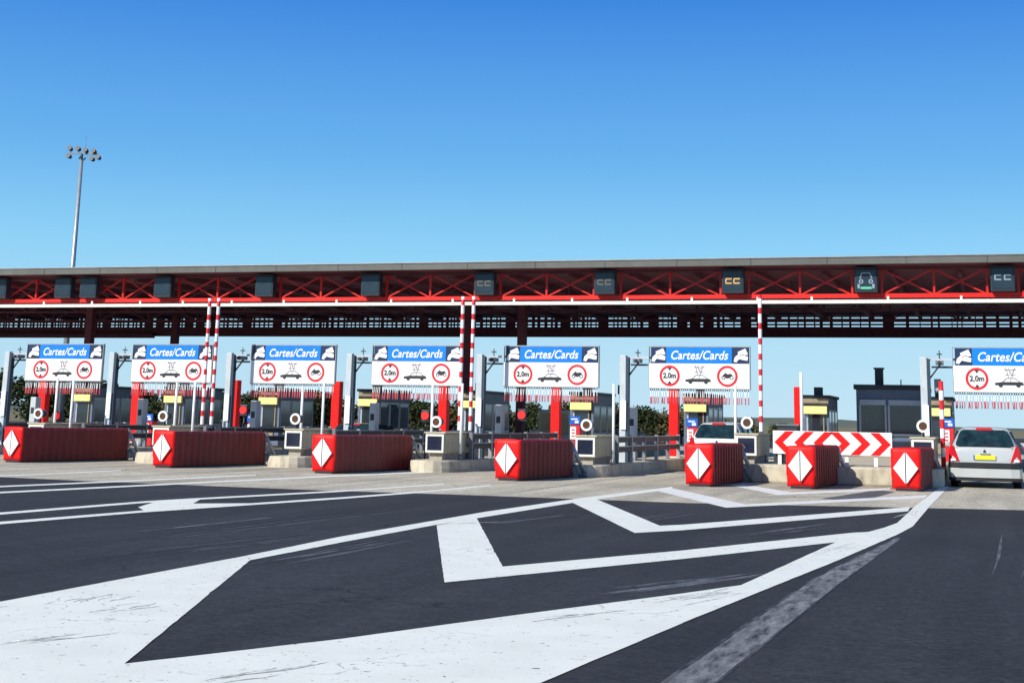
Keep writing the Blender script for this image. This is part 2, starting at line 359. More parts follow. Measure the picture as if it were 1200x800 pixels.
# ------------------------------------------------------------------ ground
sheet('terrain', [(-4000, -300), (4000, -300), (4000, 9000), (-4000, 9000)], -.03, 'soil')
sheet('road', [(-80, -60), (60, -60), (60, 260), (-140, 260)], 0, 'asphalt')
sheet('concrete_apron', [(-70, 27.6), (-26, 26.9), (-20.2, 26.45), (-18.06, 26.13), (-12.6, 25.85), (-9.8, 26.1), (-5.4, 26.12), (-2.92, 26.8), (.45, 27.8), (12, 29.), (30, 30.5), (30, 90), (-95, 90)], .002, 'concrete_road')
MK = {
'V0': [(-7.1, 9.43), (-7.27, 13.5), (-7.01, 13.08), (-4.76, 7.47), (-4.05, 8.84), (-3.41, 10.38), (-2.55, 12.33), (-2.19, 13.23), (-2.18, 10.53), (-2.41, 7.84), (-2.47, 7.03), (-2.7, 4.2), (-7.04, 4.2)],
'L0': [(-7.27, 13.5), (-7.46, 16.15), (-7.51, 19.35), (-7.55, 21.55), (-7.38, 26.37), (-6.94, 32.44), (-6.68, 31.23), (-7.06, 25.43), (-7.19, 18.54), (-7.11, 15.4), (-7.01, 13.08)],
'V1': [(-7.15, 18.46), (-7.21, 20.2), (-4.61, 13.71), (-3.39, 16.41), (-1.87, 20.32), (-1.64, 20.67), (-1.81, 18.81), (-3.18, 15.39), (-4.62, 12.16)],
'V2': [(-7.13, 24.93), (-7.04, 26.25), (-4.48, 20.12), (-4.24, 20.51), (-1.5, 27.44), (-1.46, 26.02), (-4.02, 19.46), (-4.48, 18.63)],
'V3': [(-6.94, 30.55), (-6.9, 32.01), (-4.32, 26.35), (-1.41, 32.55), (-1.42, 31.15), (-4.43, 25.07)],
'V4': [(-5.96, 34.25), (-5.78, 35.09), (-4.18, 31.68), (-2.4, 35.7), (-2.32, 34.45), (-4.28, 30.24)],
'E': [(-2.18, 10.53), (-2.2, 13.17), (-1.88, 19.21), (-1.55, 21.54), (-1.44, 22.76), (-1.43, 27.96), (-1.29, 38.83), (-1.11, 38.87), (-1.18, 27.07), (-1.18, 22.07), (-1.28, 20.38), (-1.64, 16.09)],
'LA': [(-13.2, 15.68), (-13.22, 17.37), (-13.11, 20.82), (-12.88, 22.2), (-12.08, 26.04), (-11.59, 30.27), (-11.41, 29.8), (-11.86, 25.57), (-12.64, 21.78), (-12.86, 20.41), (-12.95, 17.03), (-12.91, 15.33)],
'LB': [(-12.14, 14.43), (-12.12, 15.94), (-11.88, 18.88), (-11.06, 23.86), (-10.69, 27.04), (-10.55, 30.42), (-10.34, 29.8), (-10.47, 26.49), (-10.83, 23.38), (-11.64, 18.5), (-11.85, 15.6), (-11.85, 14.1)],
'VA': [(-12.35, 19.45), (-12.89, 20.78), (-12.74, 21.96), (-12.17, 20.73), (-11.31, 21.48), (-11.63, 20.24), (-11.82, 18.79)],
'L1': [(-17.76, 21.87), (-17.81, 23.34), (-17.38, 26.66), (-16.87, 31.53), (-16.59, 31.01), (-17.08, 26.21), (-17.52, 22.96), (-17.46, 21.51)],
'L2': [(-16.53, 20.38), (-16.54, 21.69), (-15.98, 26.58), (-15.41, 31.53), (-14.05, 39.37), (-13.77, 38.59), (-15.09, 30.88), (-15.67, 26.07), (-16.24, 21.3), (-16.21, 19.99)],
'L3': [(-20.59, 25.32), (-20.64, 27.02), (-20.6, 31.56), (-20.3, 31.11), (-20.33, 26.61), (-20.24, 24.9)],
'old': [(-1.26, 19.8), (-1.2, 19.63), (-1.40, 13.91), (-1.53, 8.27), (-1.55, 6.0), (-1.75, 6.0), (-1.77, 8.52), (-1.66, 14.01)],
}
MKM = {'V3': 'paint_soft', 'V4': 'paint_soft', 'L1': 'paint', 'L3': 'paint_soft', 'old': 'ghost'}
MKZ = {'E': .0064, 'L0': .0056, 'LB': .006, 'VA': .0052, 'V1': .0052, 'V2': .0052, 'old': .0030}
def ragged(p, rr=random.Random(3)):
    out = []
    for k in range(len(p)):
        a, c = Vector(p[k]), Vector(p[(k+1) % len(p)]); out.append(tuple(a)); n_ = int((c-a).length/.16); d = (c-a).normalized(); nn = Vector((-d.y, d.x))
        for q in range(1, n_):
            f = (q+rr.uniform(-.3, .3))/n_; out.append(tuple(a.lerp(c, f)+nn*(rr.gauss(0, .0016)+(rr.uniform(-.008, .003) if rr.random() < .04 else 0))))
    return out
for k, p in MK.items():
    p = ragged(p)
    sheet('road_marking', p, MKZ.get(k, .0046), MKM.get(k, 'paint'))
rr = random.Random(12)
for (ax, ay, bx, by, wd, n_) in [(-6.95, 18.2, -6.2, 22.6, .5, 5), (-6.75, 12.6, -6.6, 17.6, .35, 5), (-3.5, 11.7, -2.25, 14.8, .6, 8), (-3.3, 18.4, -2.2, 22.4, .6, 6), (-5.1, 28.6, -2.6, 30.9, .6, 5), (-8.2, 12.2, -7.8, 17, .6, 4), (-5.3, 19.2, -4.5, 24, .4, 3), (.2, 14, .5, 22, 1.1, 4), (-9.4, 13, -9.1, 22, 1.3, 4)]:
    d = Vector((bx-ax, by-ay)).normalized(); nn = Vector((-d.y, d.x)); Ln = Vector((bx-ax, by-ay)).length
    for _ in range(n_):
        o_ = nn*rr.uniform(-wd/2, wd/2); a0 = rr.uniform(0, .3); a1 = rr.uniform(.6, 1.); wv = rr.uniform(.015, .07); ph = rr.uniform(0, 6); q = []
        for t in range(11):
            f = a0+(a1-a0)*t/10; c = Vector((ax, ay)).lerp(Vector((bx, by)), f)+o_+nn*.05*sin(f*4+ph); q.append((c, nn*wv*(.12+.88*sin(pi*t/10))/2))
        sheet('tyre_mark', [tuple(c+m) for c, m in q]+[tuple(c-m) for c, m in reversed(q)], .0024+rr.uniform(0, .0009), 'scuff')
rr = random.Random(31)
for (cx, cy, ang, L0, n_) in [(-6.55, 9.95, 1.75, .5, 7), (-6.1, 9.5, 1.5, .4, 5), (-2.9, 10.6, 1.1, 1.3, 4), (-2.3, 12.2, 1.2, 1.6, 6), (-1.75, 17.5, 1.45, 3., 5), (-5.6, 8.2, 1.3, .8, 4), (-3.9, 7.4, 1.2, 1.0, 4), (-6.9, 19.2, 1.3, 1.2, 3), (-1.3, 25.5, 1.55, 3., 3)]:
    for _ in range(n_):
        x, y = cx+rr.uniform(-.16, .16), cy+rr.uniform(-.25, .25); l_ = L0*rr.uniform(.4, 1)/2; a_ = ang+rr.uniform(-.12, .12); w_ = rr.uniform(.006, .018)
        d = Vector((cos(a_), sin(a_))); nn = Vector((-d.y, d.x)); q = []
        for t in range(7):
            c = Vector((x, y))+d*l_*(t/3-1)+nn*.02*sin(t); q.append((c, nn*w_*(.1+sin(pi*t/6))))
        sheet('rubber_mark', [tuple(c+m) for c, m in q]+[tuple(c-m) for c, m in reversed(q)], .0070+rr.uniform(0, .0006), 'rubber')
p = MK['old']; left = [p[0], p[7], p[6], p[5]]; rgt = [p[1], p[2], p[3], p[4]]
sheet('old_marking', [(x-.05*(.2+.27*k), y+.1) for k, (x, y) in enumerate(left)]+[(x+.02*(.2+.4*k), y) for k, (x, y) in reversed(list(enumerate(rgt)))], .0022, 'ghost_thin')
sheet('dark_patch', [(-3.3, 29.4), (-2.5, 28.9), (-2.15, 33.6), (-2.6, 34.4)], .0034, 'dark_grey')  # plain darker patch on the apron, left of the rightmost cushion
# expansion joints across and along the apron
jt = MB()
for y in (31.2, 35.4): jt.add([(-40, y, .0038), (.9, y+.35, .0038), (.9, y+.38, .0038), (-40, y+.03, .0038)], [(0, 1, 2, 3)], 'dark_grey')
for x in (-24.6, -18.2, -9.1, .75): jt.add([(x, 27.9, .0036), (x+.03, 27.9, .0036), (x-.1, 60, .0036), (x-.14, 60, .0036)], [(0, 1, 2, 3)], 'dark_grey')
tag(jt.build('pavement_joint', fix=False), kind='structure')

# ------------------------------------------------------------------ toll islands
def Xn(i): return -1.78-4.22*i      # at Y 36.6
def Xf(i): return -1.95-4.12*i      # at Y 50
def Xi(i, y): return Xn(i)+(Xf(i)-Xn(i))*(y-36.6)/13.4
ISL = ['below the rightmost tall pillar', 'right of the chevron board end', 'right behind the block in the middle of the picture']
def island(i, w=.62, y0=36.2, y1=62, h=.30):
    b = MB(); c0, c1 = Xi(i, y0), Xi(i, y1)
    def ring(inset, z):
        p = []
        for a in range(0, 9):
            t = pi+pi*a/8
            p.append((Xi(i, y0+w)+(w-inset)*cos(t), y0+w+(w-inset)*sin(t), z))
        p.append((c1+w-inset, y1-inset, z)); p.append((c1-w+inset, y1-inset, z)); return p
    r = [ring(0, .0), ring(.0, .10), ring(.03, h-.03), ring(.06, h)]
    n = len(r[0]); vs = [v for q in r for v in q]; fs = []
    for k in range(3):
        for j in range(n): fs.append((k*n+j, k*n+(j+1) % n, (k+1)*n+(j+1) % n, (k+1)*n+j))
    fs.append(tuple(range(3*n, 4*n)))
    b.add(vs, fs, 'kerb')
    o = b.build('traffic_island')
    return tag(o, f'long concrete toll island with rounded nose, {ORD[i]} counting from the right', 'traffic island', 'raised concrete islands between the lanes')
for i in (2, 3, 4, 5, 6, 7, 8): island(i)
b = MB(); b.prism([(-6.62, 36.9), (-6.3, 36.5), (-1.45, 36.5), (-1.2, 36.8), (-1.35, 62), (-6.9, 62)], 0, .44, 'kerb')
wide = tag(b.build('traffic_island', bevel=.05), 'extra wide cream concrete island under the chevron board', 'traffic island', 'raised concrete islands between the lanes')
def ih(i): return .44 if i < 2 else .30

# stone cabinets with a round lamp at each nose
def cabinet():
    r = empty('lane_cabinet', (0, 0, 0), 'x', 'cabinet', 'stone cabinets on the island noses')
    b = MB(); b.box(-.28, .28, .0, 2.1, .18, .70, 'stone')
    b.build('body', r, bevel=.03)
    b = MB(); b.box(-.18, .18, .1, 1.9, -.05, .18, 'concrete'); b.build('pedestal', r)
    b = MB(); b.box(-.31, .31, -.04, 2.13, .70, .745, 'stone'); b.build('top_slab', r, bevel=.012)
    b = MB()
    for x0, x1, z0, z1 in ((-.26, .26, .63, .685), (-.26, .26, .20, .255), (-.26, -.21, .255, .63), (.21, .26, .255, .63)):
        b.box(x0, x1, -.03, -.001, z0, z1, 'cream_bar')
    b.build('front_frame', r)
    b = MB(); b.box(-.21, .21, -.012, -.001, .255, .63, 'screen'); b.build('front_screen', r)
    b = MB(); b.tube([(.02, .12, .74), (.02, .12, .88)], .03, 'dark_metal')
    b.build('lamp_post', r)
    b = MB(); b.tube([(.02, .02, 1.01), (.02, .30, 1.01), (.02, .36, 1.0)], [.115, .11, .05], 'dark_metal', 18); h = b.build('lamp_housing', r)
    b = MB(); b.disc(.02, 1.01, .155, -.02, .03, 'white', 24, .10); b.build('lamp_ring', h)
    b = MB(); b.disc(.02, 1.01, .10, -.004, .018, 'lens', 24); b.build('lamp_lens', h)
    return r
CW = {0: 'beside the silver hatchback', 1: 'left of the chevron board', 2: 'right of the middle red block, under the sign centre', 3: 'behind the barrier poles at picture centre', 4: 'fourth', 5: 'fifth', 6: 'sixth'}
c0 = cabinet()
for i in range(0, 8):
    c = c0 if i == 0 else copy_tree(c0)
    place(c, (Xn(i)+(.0 if i else .1), 36.95, ih(i)+.0), f'beige stone cabinet with round ringed lamp, {ORD[i]} from the right' if i else 'beige stone cabinet with round ringed lamp nearest the silver hatchback')

# ------------------------------------------------------------------ red attenuator blocks
def block(xf, yf, xb, label, rib=.03, L_=3.4):
    ang = math.atan2(-(xb-xf), L_)
    r = empty('crash_cushion', (xf, yf, 0), label, 'crash barrier', 'red crash cushions with white diamonds', ang)
    W, H = .315, .96
    b = MB(); n = int(13*L_/3.4); secs = []
    # ribbed folded shell
    for k in range(n*4+1):
        y = .12+(L_-.12)*k/(n*4); ph = k % 4
        o = {0: 0, 1: rib, 2: rib, 3: 0}[ph]
        z0, z1 = .05, H-.03+o*.6
        w_ = W-.02+o
        secs.append([(-w_, y, z0), (w_, y, z0), (w_, y, z1-.05), (w_-.05, y, z1), (-w_+.05, y, z1), (-w_, y, z1-.05)])
    vs = [v for s_ in secs for v in s_]; fs = []
    for k in range(len(secs)-1):
        for j in range(6): fs.append((k*6+j, k*6+(j+1) % 6, (k+1)*6+(j+1) % 6, (k+1)*6+j))
    fs += [tuple(range(6))[::-1], tuple(range((len(secs)-1)*6, len(secs)*6))]
    b.add(vs, fs, 'block_red_shaded'); b.build('ribbed_body', r)
    # front face: slightly bulging cushion, drooping lower lip
    b = MB(); pts = []; nx, nz = 8, 10
    for a in range(nz+1):
        v = a/nz
        for c in range(nx+1):
            u = c/nx*2-1
            z = .05+v*(H-.05)+(.04*(1-u*u) if a == 0 else 0)
            bul = .025*(1-u**4)*(1-(2*v-1)**4)
            x = u*(W+(.015 if v > .2 else -.01))
            if a == nz: z -= .02*u*u; 
            pts.append((x, .10-bul+.02*(1-v), z))
    g = nx+1
    fs = [(a*g+c, a*g+c+1, (a+1)*g+c+1, (a+1)*g+c) for a in range(nz) for c in range(nx)]
    back = [(x, .16, z) for x, y, z in pts]
    N = len(pts); rim = list(range(g))+[a*g+nx for a in range(1, nz+1)]+[nz*g+c for c in range(nx-1, -1, -1)]+[a*g for a in range(nz-1, 0, -1)]
    fs2 = [(rim[k], rim[(k+1) % len(rim)], rim[(k+1) % len(rim)]+N, rim[k]+N) for k in range(len(rim))]
    b.add(pts+back, fs+fs2+[tuple(reversed([q+N for q in rim]))], 'red', True)
    fp = b.build('front_face', r)
    for s_ in (-1, 1):
        b = MB(); b.poly([(s_*.012, .14+.03), (s_*.275, .51), (s_*.012, .86)], .030, .05, 'reflective'); b.build('white_triangle', fp)
    b = MB(); b.box(-.008, .008, .034, .05, .15, .88, 'ink'); b.build('seam', fp)
    b = MB(); b.box(-.24, .24, .14, L_-.1, .0, .06, 'dark_metal')
    b.build('skid_base', r)
    b = MB(); b.box(-.28, .30, L_+.002, L_+.07, .0, .93, 'grey_metal')
    for z in (.35, .6, .85): b.box(.22, .33, L_-.02, L_+.10, z-.03, z+.03, 'galv')
    b.build('end_frame', r)
    b = MB(); b.tube([(.25, L_+.08, .80), (.34, L_+.22, .52), (.50, L_+.32, .12)], .055, 'galv', 8); b.tube([(.50, L_+.32, .12), (.5, L_+.33, .0)], .075, 'grey_metal', 8)
    b.build('strut', r)
    b = MB(); b.tube([(.27, L_+.06, .38), (.44, L_+.14, .12), (.46, L_+.15, .0)], .04, 'grey_metal', 8); b.build('strut', r)
    return r
BL = [(-1.94, 34.0, -1.72, 'red ribbed crash cushion with white diamond, nearest the silver hatchback'),
      (-4.22, 33.4, -3.98, 'red ribbed crash cushion standing in front of the chevron board'),
      (-6.45, 32.9, -6.28, 'red ribbed crash cushion in front of the white car'),
      (-10.96, 32.6, -10.58, 'red crash cushion at the middle, below the red pillar and payment sign'),
      (-15.99, 33.2, -15.64, 'long red crash cushion in front of the dark green car'),
      (-20.73, 33.5, -20.30, 'long red crash cushion, second from the left edge'),
      (-25.60, 33.8, -25.0, 'long red crash cushion at the left edge of the picture')]
for i, (xf, yf, xb, lb) in enumerate(BL): block(xf, yf, xb, lb, .034 if i < 3 else (.022 if i == 3 else .010), 4.4 if i > 3 else 3.4)

# ------------------------------------------------------------------ lane signs
def lane_sign():
    r = empty('lane_sign', (0, 0, 0), 'x', 'road sign', 'Cartes Cards lane signs hung over the lanes')
    W = 1.42; zb, zm, zt = 2.36, 3.05, 3.50
    b = MB(); b.box(-W, W, .0, .09, zb, zm-.003, 'sign_white'); lp = b.build('lower_panel', r, bevel=.008)
    b = MB(); b.box(-W+.05, W-.02, .01, .10, zm, zt, 'sign_navy'); b.box(-.93, .93, .003, .0098, zm+.003, zt-.006, 'sign_blue')
    hp = b.build('header_panel', r)
    text_mesh('lettering', 'Cartes/Cards', .335, 'white', hp, (0, -.002, (zm+zt)/2-.01), shear=.26, bold=.0065, width=1.62)
    for cx in (-1.15, 1.18):
        b = MB()
        def rot(cx_, cz_, w_, h_, a):
            return [(cx_+x*cos(a)-z*sin(a), cz_+x*sin(a)+z*cos(a)) for x, z in ((-w_/2, -h_/2), (w_/2, -h_/2), (w_/2, h_/2), (-w_/2, h_/2))]
        zc = (zm+zt)/2
        b.poly(rot(cx+.04, zc+.10, .24, .10, .42), .002, .0098, 'white')
        b.poly(rot(cx+.06, zc+.04, .26, .07, .12), -.001, .0015, 'sign_white')
        b.poly([(cx-.20, zc-.17), (cx-.12, zc-.19), (cx-.05, zc-.10), (cx+.10, zc-.13), (cx+.19, zc-.14), (cx+.20, zc-.03), (cx+.02, zc+.02), (cx-.08, zc+.03), (cx-.17, zc-.05)], -.005, -.0015, 'white')
        b.poly(rot(cx+.02, zc+.015, .15, .02, .25), -.008, -.0055, 'booth_tan')
        b.build('card_emblem', hp)
    zc = (zb+zm)/2
    # height limit
    b = MB(); cx = -.83; b.disc(cx, zc, .29, -.008, -.001, 'sign_red', 32, .225)
    for s_ in (1, -1): b.poly([(cx-.06, zc+s_*.222), (cx+.06, zc+s_*.222), (cx, zc+s_*.14)], -.006, -.001, 'ink')
    hs = b.build('height_limit_symbol', lp)
    tt = text_mesh('numerals', '2,0m', .2, 'ink', None, (0, 0, 0), bold=.006, width=.37)
    # numerals joined into the symbol mesh
    import bmesh
    bm = bmesh.new(); bm.from_mesh(hs.data); k0 = len(bm.faces)
    tt.data.transform(Matrix.Translation((cx, -.006, zc)))
    bm.from_mesh(tt.data); bm.faces.ensure_lookup_table()
    ii = [m.name for m in hs.data.materials].index('sign_ink')
    for f in bm.faces[k0:]: f.material_index = ii
    bm.to_mesh(hs.data); bm.free(); bpy.data.objects.remove(tt)
    # no motorcycles
    b = MB(); cx = .80; b.disc(cx, zc, .29, -.008, -.001, 'sign_red', 32, .225)
    b.disc(cx-.11, zc-.04, .055, -.006, -.001, 'ink', 16, .035); b.disc(cx+.12, zc-.04, .055, -.006, -.001, 'ink', 16, .035)
    b.poly([(cx-.13, zc+.03), (cx-.05, zc+.085), (cx+.01, zc+.055), (cx+.10, zc+.07), (cx+.15, zc+.03), (cx+.08, zc-.02), (cx+.03, zc-.06), (cx-.04, zc-.055), (cx-.07, zc+.0)], -.0055, -.001, 'ink')
    b.bar((cx-.12, -.004, zc-.03), (cx-.04, -.004, zc+.10), .005, .015, 'ink')
    b.build('motorcycle_symbol', lp)
    # car with crossed roof load
    b = MB(); x0 = -.02; z0 = zc-.20
    b.poly([(x0-.36, z0+.04), (x0-.36, z0+.10), (x0-.18, z0+.125), (x0+.30, z0+.125), (x0+.35, z0+.10), (x0+.36, z0+.04)], -.006, -.001, 'ink')
    for q in ((-.22,), (.22,)): b.disc(x0+q[0], z0+.04, .055, -.009, -.0065, 'ink', 18)
    for a_, c_ in (((-.17, .12), (-.06, .22)), ((-.06, .22), (.14, .22)), ((.14, .22), (.27, .12)), ((.03, .12), (.03, .22))):
        b.bar((x0+a_[0], -.0035, z0+a_[1]), (x0+c_[0], -.0035, z0+c_[1]), .005, .016, 'ink')
    b.build('car_symbol', lp)
    b = MB()
    for k_, (a_, c_, m_) in enumerate((((-.16, .25), (.22, .50), 'pink'), ((-.16, .50), (.22, .25), 'pink'), ((-.10, .30), (.16, .30), 'grey_metal'), ((-.12, .44), (.18, .44), 'grey_metal'),
                       ((-.02, .24), (-.08, .50), 'grey_metal'), ((.06, .24), (.14, .50), 'grey_metal'), ((-.02, .5), (.06, .3), 'grey_metal'))):
        yy = -.003-.0022*k_
        b.add([(x0+a_[0]-.006, yy, z0+a_[1]), (x0+c_[0]-.006, yy, z0+c_[1]), (x0+c_[0]+.006, yy, z0+c_[1]), (x0+a_[0]+.006, yy, z0+a_[1])] if abs(a_[0]-c_[0]) < .1 else
              [(x0+a_[0], yy, z0+a_[1]-.006), (x0+c_[0], yy, z0+c_[1]-.006), (x0+c_[0], yy, z0+c_[1]+.006), (x0+a_[0], yy, z0+a_[1]+.006)], [(0, 1, 2, 3)], m_)
    b.build('roof_load_symbol', lp)
    # hanging warning strips
    b = MB()
    b.box(-.013, .013, .035, .045, -.07, -.002, 'ink'); b.box(-.008, .008, .036, .044, -.24, -.07, 'reflective'); b.box(-.013, .013, .033, .047, -.43, -.24, 'fringe_red')
    st = b.build('hanging_strip', r); n = 48
    st.location = (-W+.04, 0, zb)
    for k in range(1, n):
        if random.random() < .03: continue
        c = st.copy(); COL.objects.link(c); c.parent = r
        c.location = (-W+.04+(2*W-.08)*k/(n-1)+random.uniform(-.008, .008), 0, zb); c.rotation_euler = (random.uniform(-.08, .08), random.gauss(0, .06), 0)
    b = MB()
    for (xa, xb, za, zb_) in ((-W-.02, W+.02, zt+.002, zt+.03), (-W-.02, -W-.002, zb, zt), (W+.002, W+.02, zb, zt), (-W-.02, W+.02, zb-.022, zb-.002)): b.box(xa, xb, .01, .11, za, zb_, 'galv')
    b.build('edge_frame', r)
    # carrying pillar and arm on the left
    px = -1.42-.72
    b = MB(); b.box(px-.14, px+.04, .02, .20, .25-.0, 3.27, 'pale_metal'); p = b.build('pillar', r, bevel=.012)
    b = MB(); b.box(px+.042, px+.12, .03, .20, .25, 3.22, 'pillar_shade'); b.build('shaded_side', p)  # added dark strip stands for the pillar's shaded right side
    b = MB(); b.box(px-.1, -W+.1, .12, .18, 3.18, 3.24, 'pale_metal'); b.box(px+.16, -W+.1, .12, .18, 2.98, 3.03, 'dark_metal')
    b.bar((px+.1, .15, 2.7), (px+.45, .15, 3.16), .04, .04, 'dark_metal')
    b.build('arm', r)
    b = MB(); b.box(px+.27, px+.47, -.12, .26, 3.06, 3.17, 'grey_metal'); b.tube([(px+.37, -.2, 3.11), (px+.37, -.12, 3.11)], .045, 'ink', 12)
    b.build('camera_head', r, bevel=.01)
    b = MB(); b.tube([(px+.37, .1, 3.24), (px+.37, .1, 3.44)], .014, 'dark_metal', 6); b.box(px+.30, px+.44, .07, .13, 3.33, 3.36, 'dark_metal'); b.build('antenna', r)
    b = MB(); b.box(px-.10, px+.06, -.03, .018, 1.2, 2.0, 'sign_white'); b.build('side_panel', r)
    return r
SX = [.45, None, -7.83, -12.16, -16.33, -20.4, -24.6, -28.55]
s0 = lane_sign()
SL = ['over the silver hatchback at the right edge', None, 'over the white car', 'over the middle red cushion and card machine', 'over the lane right of the dark green car', 'over the third red cushion from the left', 'overlapped by the left pair of raised striped barriers', 'farthest left in the row']
for i, x in enumerate(SX):
    if x is None: continue
    s = s0 if i == 0 else copy_tree(s0)
    place(s, (x+(.02 if i else .0), 40, 0), 'blue and white card lane sign ' + SL[i])

# ------------------------------------------------------------------ raised barriers
def barrier(x, y, zb, label, top=4.86, g='raised red and white striped barrier arms'):
    r = empty('lane_barrier', (x, y, zb), label, 'barrier', g)
    b = MB(); b.box(-.13, .13, -.05, .3, 0, .72, 'grey_metal'); b.build('base_cabinet', r, bevel=.02)
    b = MB(); z = .62; red = True; y_ = -.09
    lim = top-zb
    while z < lim:
        h = .165 if red else .245
        z2 = min(z+h, lim)
        b.tube([(0, y_, z), (0, y_, z2)], .052, 'sign_red' if red else 'sign_white', 12, caps=(z2 >= lim)); z = z2; red = not red
    b.build('arm', r)
    b = MB(); b.tube([(0, -.02, .70), (0, -.16, .70)], .09, 'dark_metal', 14); b.build('hub', r)
    return r
for x, lb in ((-22.72, 'left one of the left pair of raised striped barrier arms'), (-22.41, 'right one of the left pair of raised striped barrier arms'),
              (-14.48, 'left one of the middle pair of raised striped barrier arms'), (-14.15, 'right one of the middle pair of raised striped barrier arms'),
              (-5.92, 'single raised striped barrier arm left of the chevron board')):
    barrier(x, 39, .30 if x < -7 else .44, lb)
r = empty('striped_post', (-1.27, 39, .44), 'short red and white striped post with dark signal head beside the hatchback', 'post')
b = MB(); z = 0; red = True
while z < 2.1: b.tube([(0, 0, z), (0, 0, z+.24)], .06, 'sign_red' if red else 'sign_white', 12, caps=(z > 1.8)); z += .24; red = not red
b.build('pole', r)
b = MB(); b.box(-.17, .0, .07, .24, 1.86, 2.22, 'dark_metal'); h = b.build('signal_head', r, bevel=.01)
b = MB(); b.disc(-.10, 1.95, .045, .05, .07, 'white_light', 16); b.build('lens', h)

# thin white height poles
WP = [(-26.33, 37.5, 2.32, 'near'), (-22.2, 37.5, 2.30, 'near'), (-18.07, 37.5, 2.34, 'near'), (-13.9, 37.5, 2.36, 'near'), (-9.61, 37.5, 2.39, 'near'), (-6.38, 37.6, 2.40, 'near'), (-4.67, 37.5, 2.74, 'far'),
      (-27.68, 38.6, 2.39, 'b'), (-23.47, 38.6, 2.3, 'b'), (-19.28, 38.6, 2.25, 'b'), (-15.2, 38.6, 2.36, 'b')]
WL = ['on the island nose under the leftmost sign', 'right of the second lamp cabinet from the left', 'rising behind the third red cushion from the left', 'right of the cabinet beside the middle barrier pair', 'right of the cabinet behind the middle red cushion', 'in front of the white car', 'rising just behind the left end of the chevron board',
      'left of the ones under the leftmost sign', 'standing under the second sign from the left', 'rising from the third ringed lamp from the left', 'left of the middle barrier pair']
for (x, y, z, _), lb in zip(WP, WL):
    r = empty('marker_pole', (x, y, ih(9 if x < -7 else 0)), 'thin white upright pole ' + lb, 'pole', 'thin white poles on the islands')
    b = MB(); b.tube([(0, 0, 0), (0, 0, z-r.location.z)], .038, 'white', 10); b.build('shaft', r)
    b = MB(); b.tube([(0, 0, 0), (0, 0, .16)], .06, 'grey_metal', 10); b.build('foot', r)

# ------------------------------------------------------------------ chevron board
r = empty('chevron_board', (-3.92, 37.3, .44), 'white board with red chevrons pointing both ways on the wide island', 'road sign')
x0, x1, z0, z1 = -1.46, 1.49, .26, .83
b = MB(); b.box(x0, x1, 0, .05, z0, z1, 'sign_white'); pn = b.build('panel', r, bevel=.006)
H = (z1-z0)/2; zc = (z0+z1)/2; W = x1-x0
def chev(tip, d):
    t = x0+W*tip; a = W*.095; w_ = W*.075
    return [(t, zc), (t+d*a, zc+H-.012), (t+d*(a+w_), zc+H-.012), (t+d*w_, zc), (t+d*(a+w_), zc-H+.012), (t+d*a, zc-H+.012)]
for tip, d in ((.012, 1), (.182, 1), (.345, 1), (.655, -1), (.823, -1), (.99, -1)):
    b = MB(); b.poly(chev(tip, d), -.006, -.001, 'red'); b.build('chevron', pn)
for x in (-1.3, .37, 1.08):
    b = MB(); b.box(x-.045, x+.045, .052, .10, 0, z1-.05, 'white'); b.build('leg', r)
b = MB(); b.box(-1.46, -1.2, .12, .45, 0, .27, 'dark_metal'); b.build('ballast_block', r)

# ------------------------------------------------------------------ red pillars, booths
for i in range(1, 9):
    x = -6.02-4.09*(i-1); r = empty('red_pillar', (x, 47.5, ih(i)), f'bright red square pillar beside a booth, {ORD[i-1]} from the right', 'pillar', 'red pillars in front of the booths')
    b = MB(); wv = .125 if i == 1 else .155; b.box(-wv, wv, -.1, .2, .03, 2.63-ih(i), 'red'); b.build('shaft', r, bevel=.012)
    b = MB(); b.box(-.24, .24, -.16, .26, 0, .03, 'cream_bar'); b.build('base_plate', r)

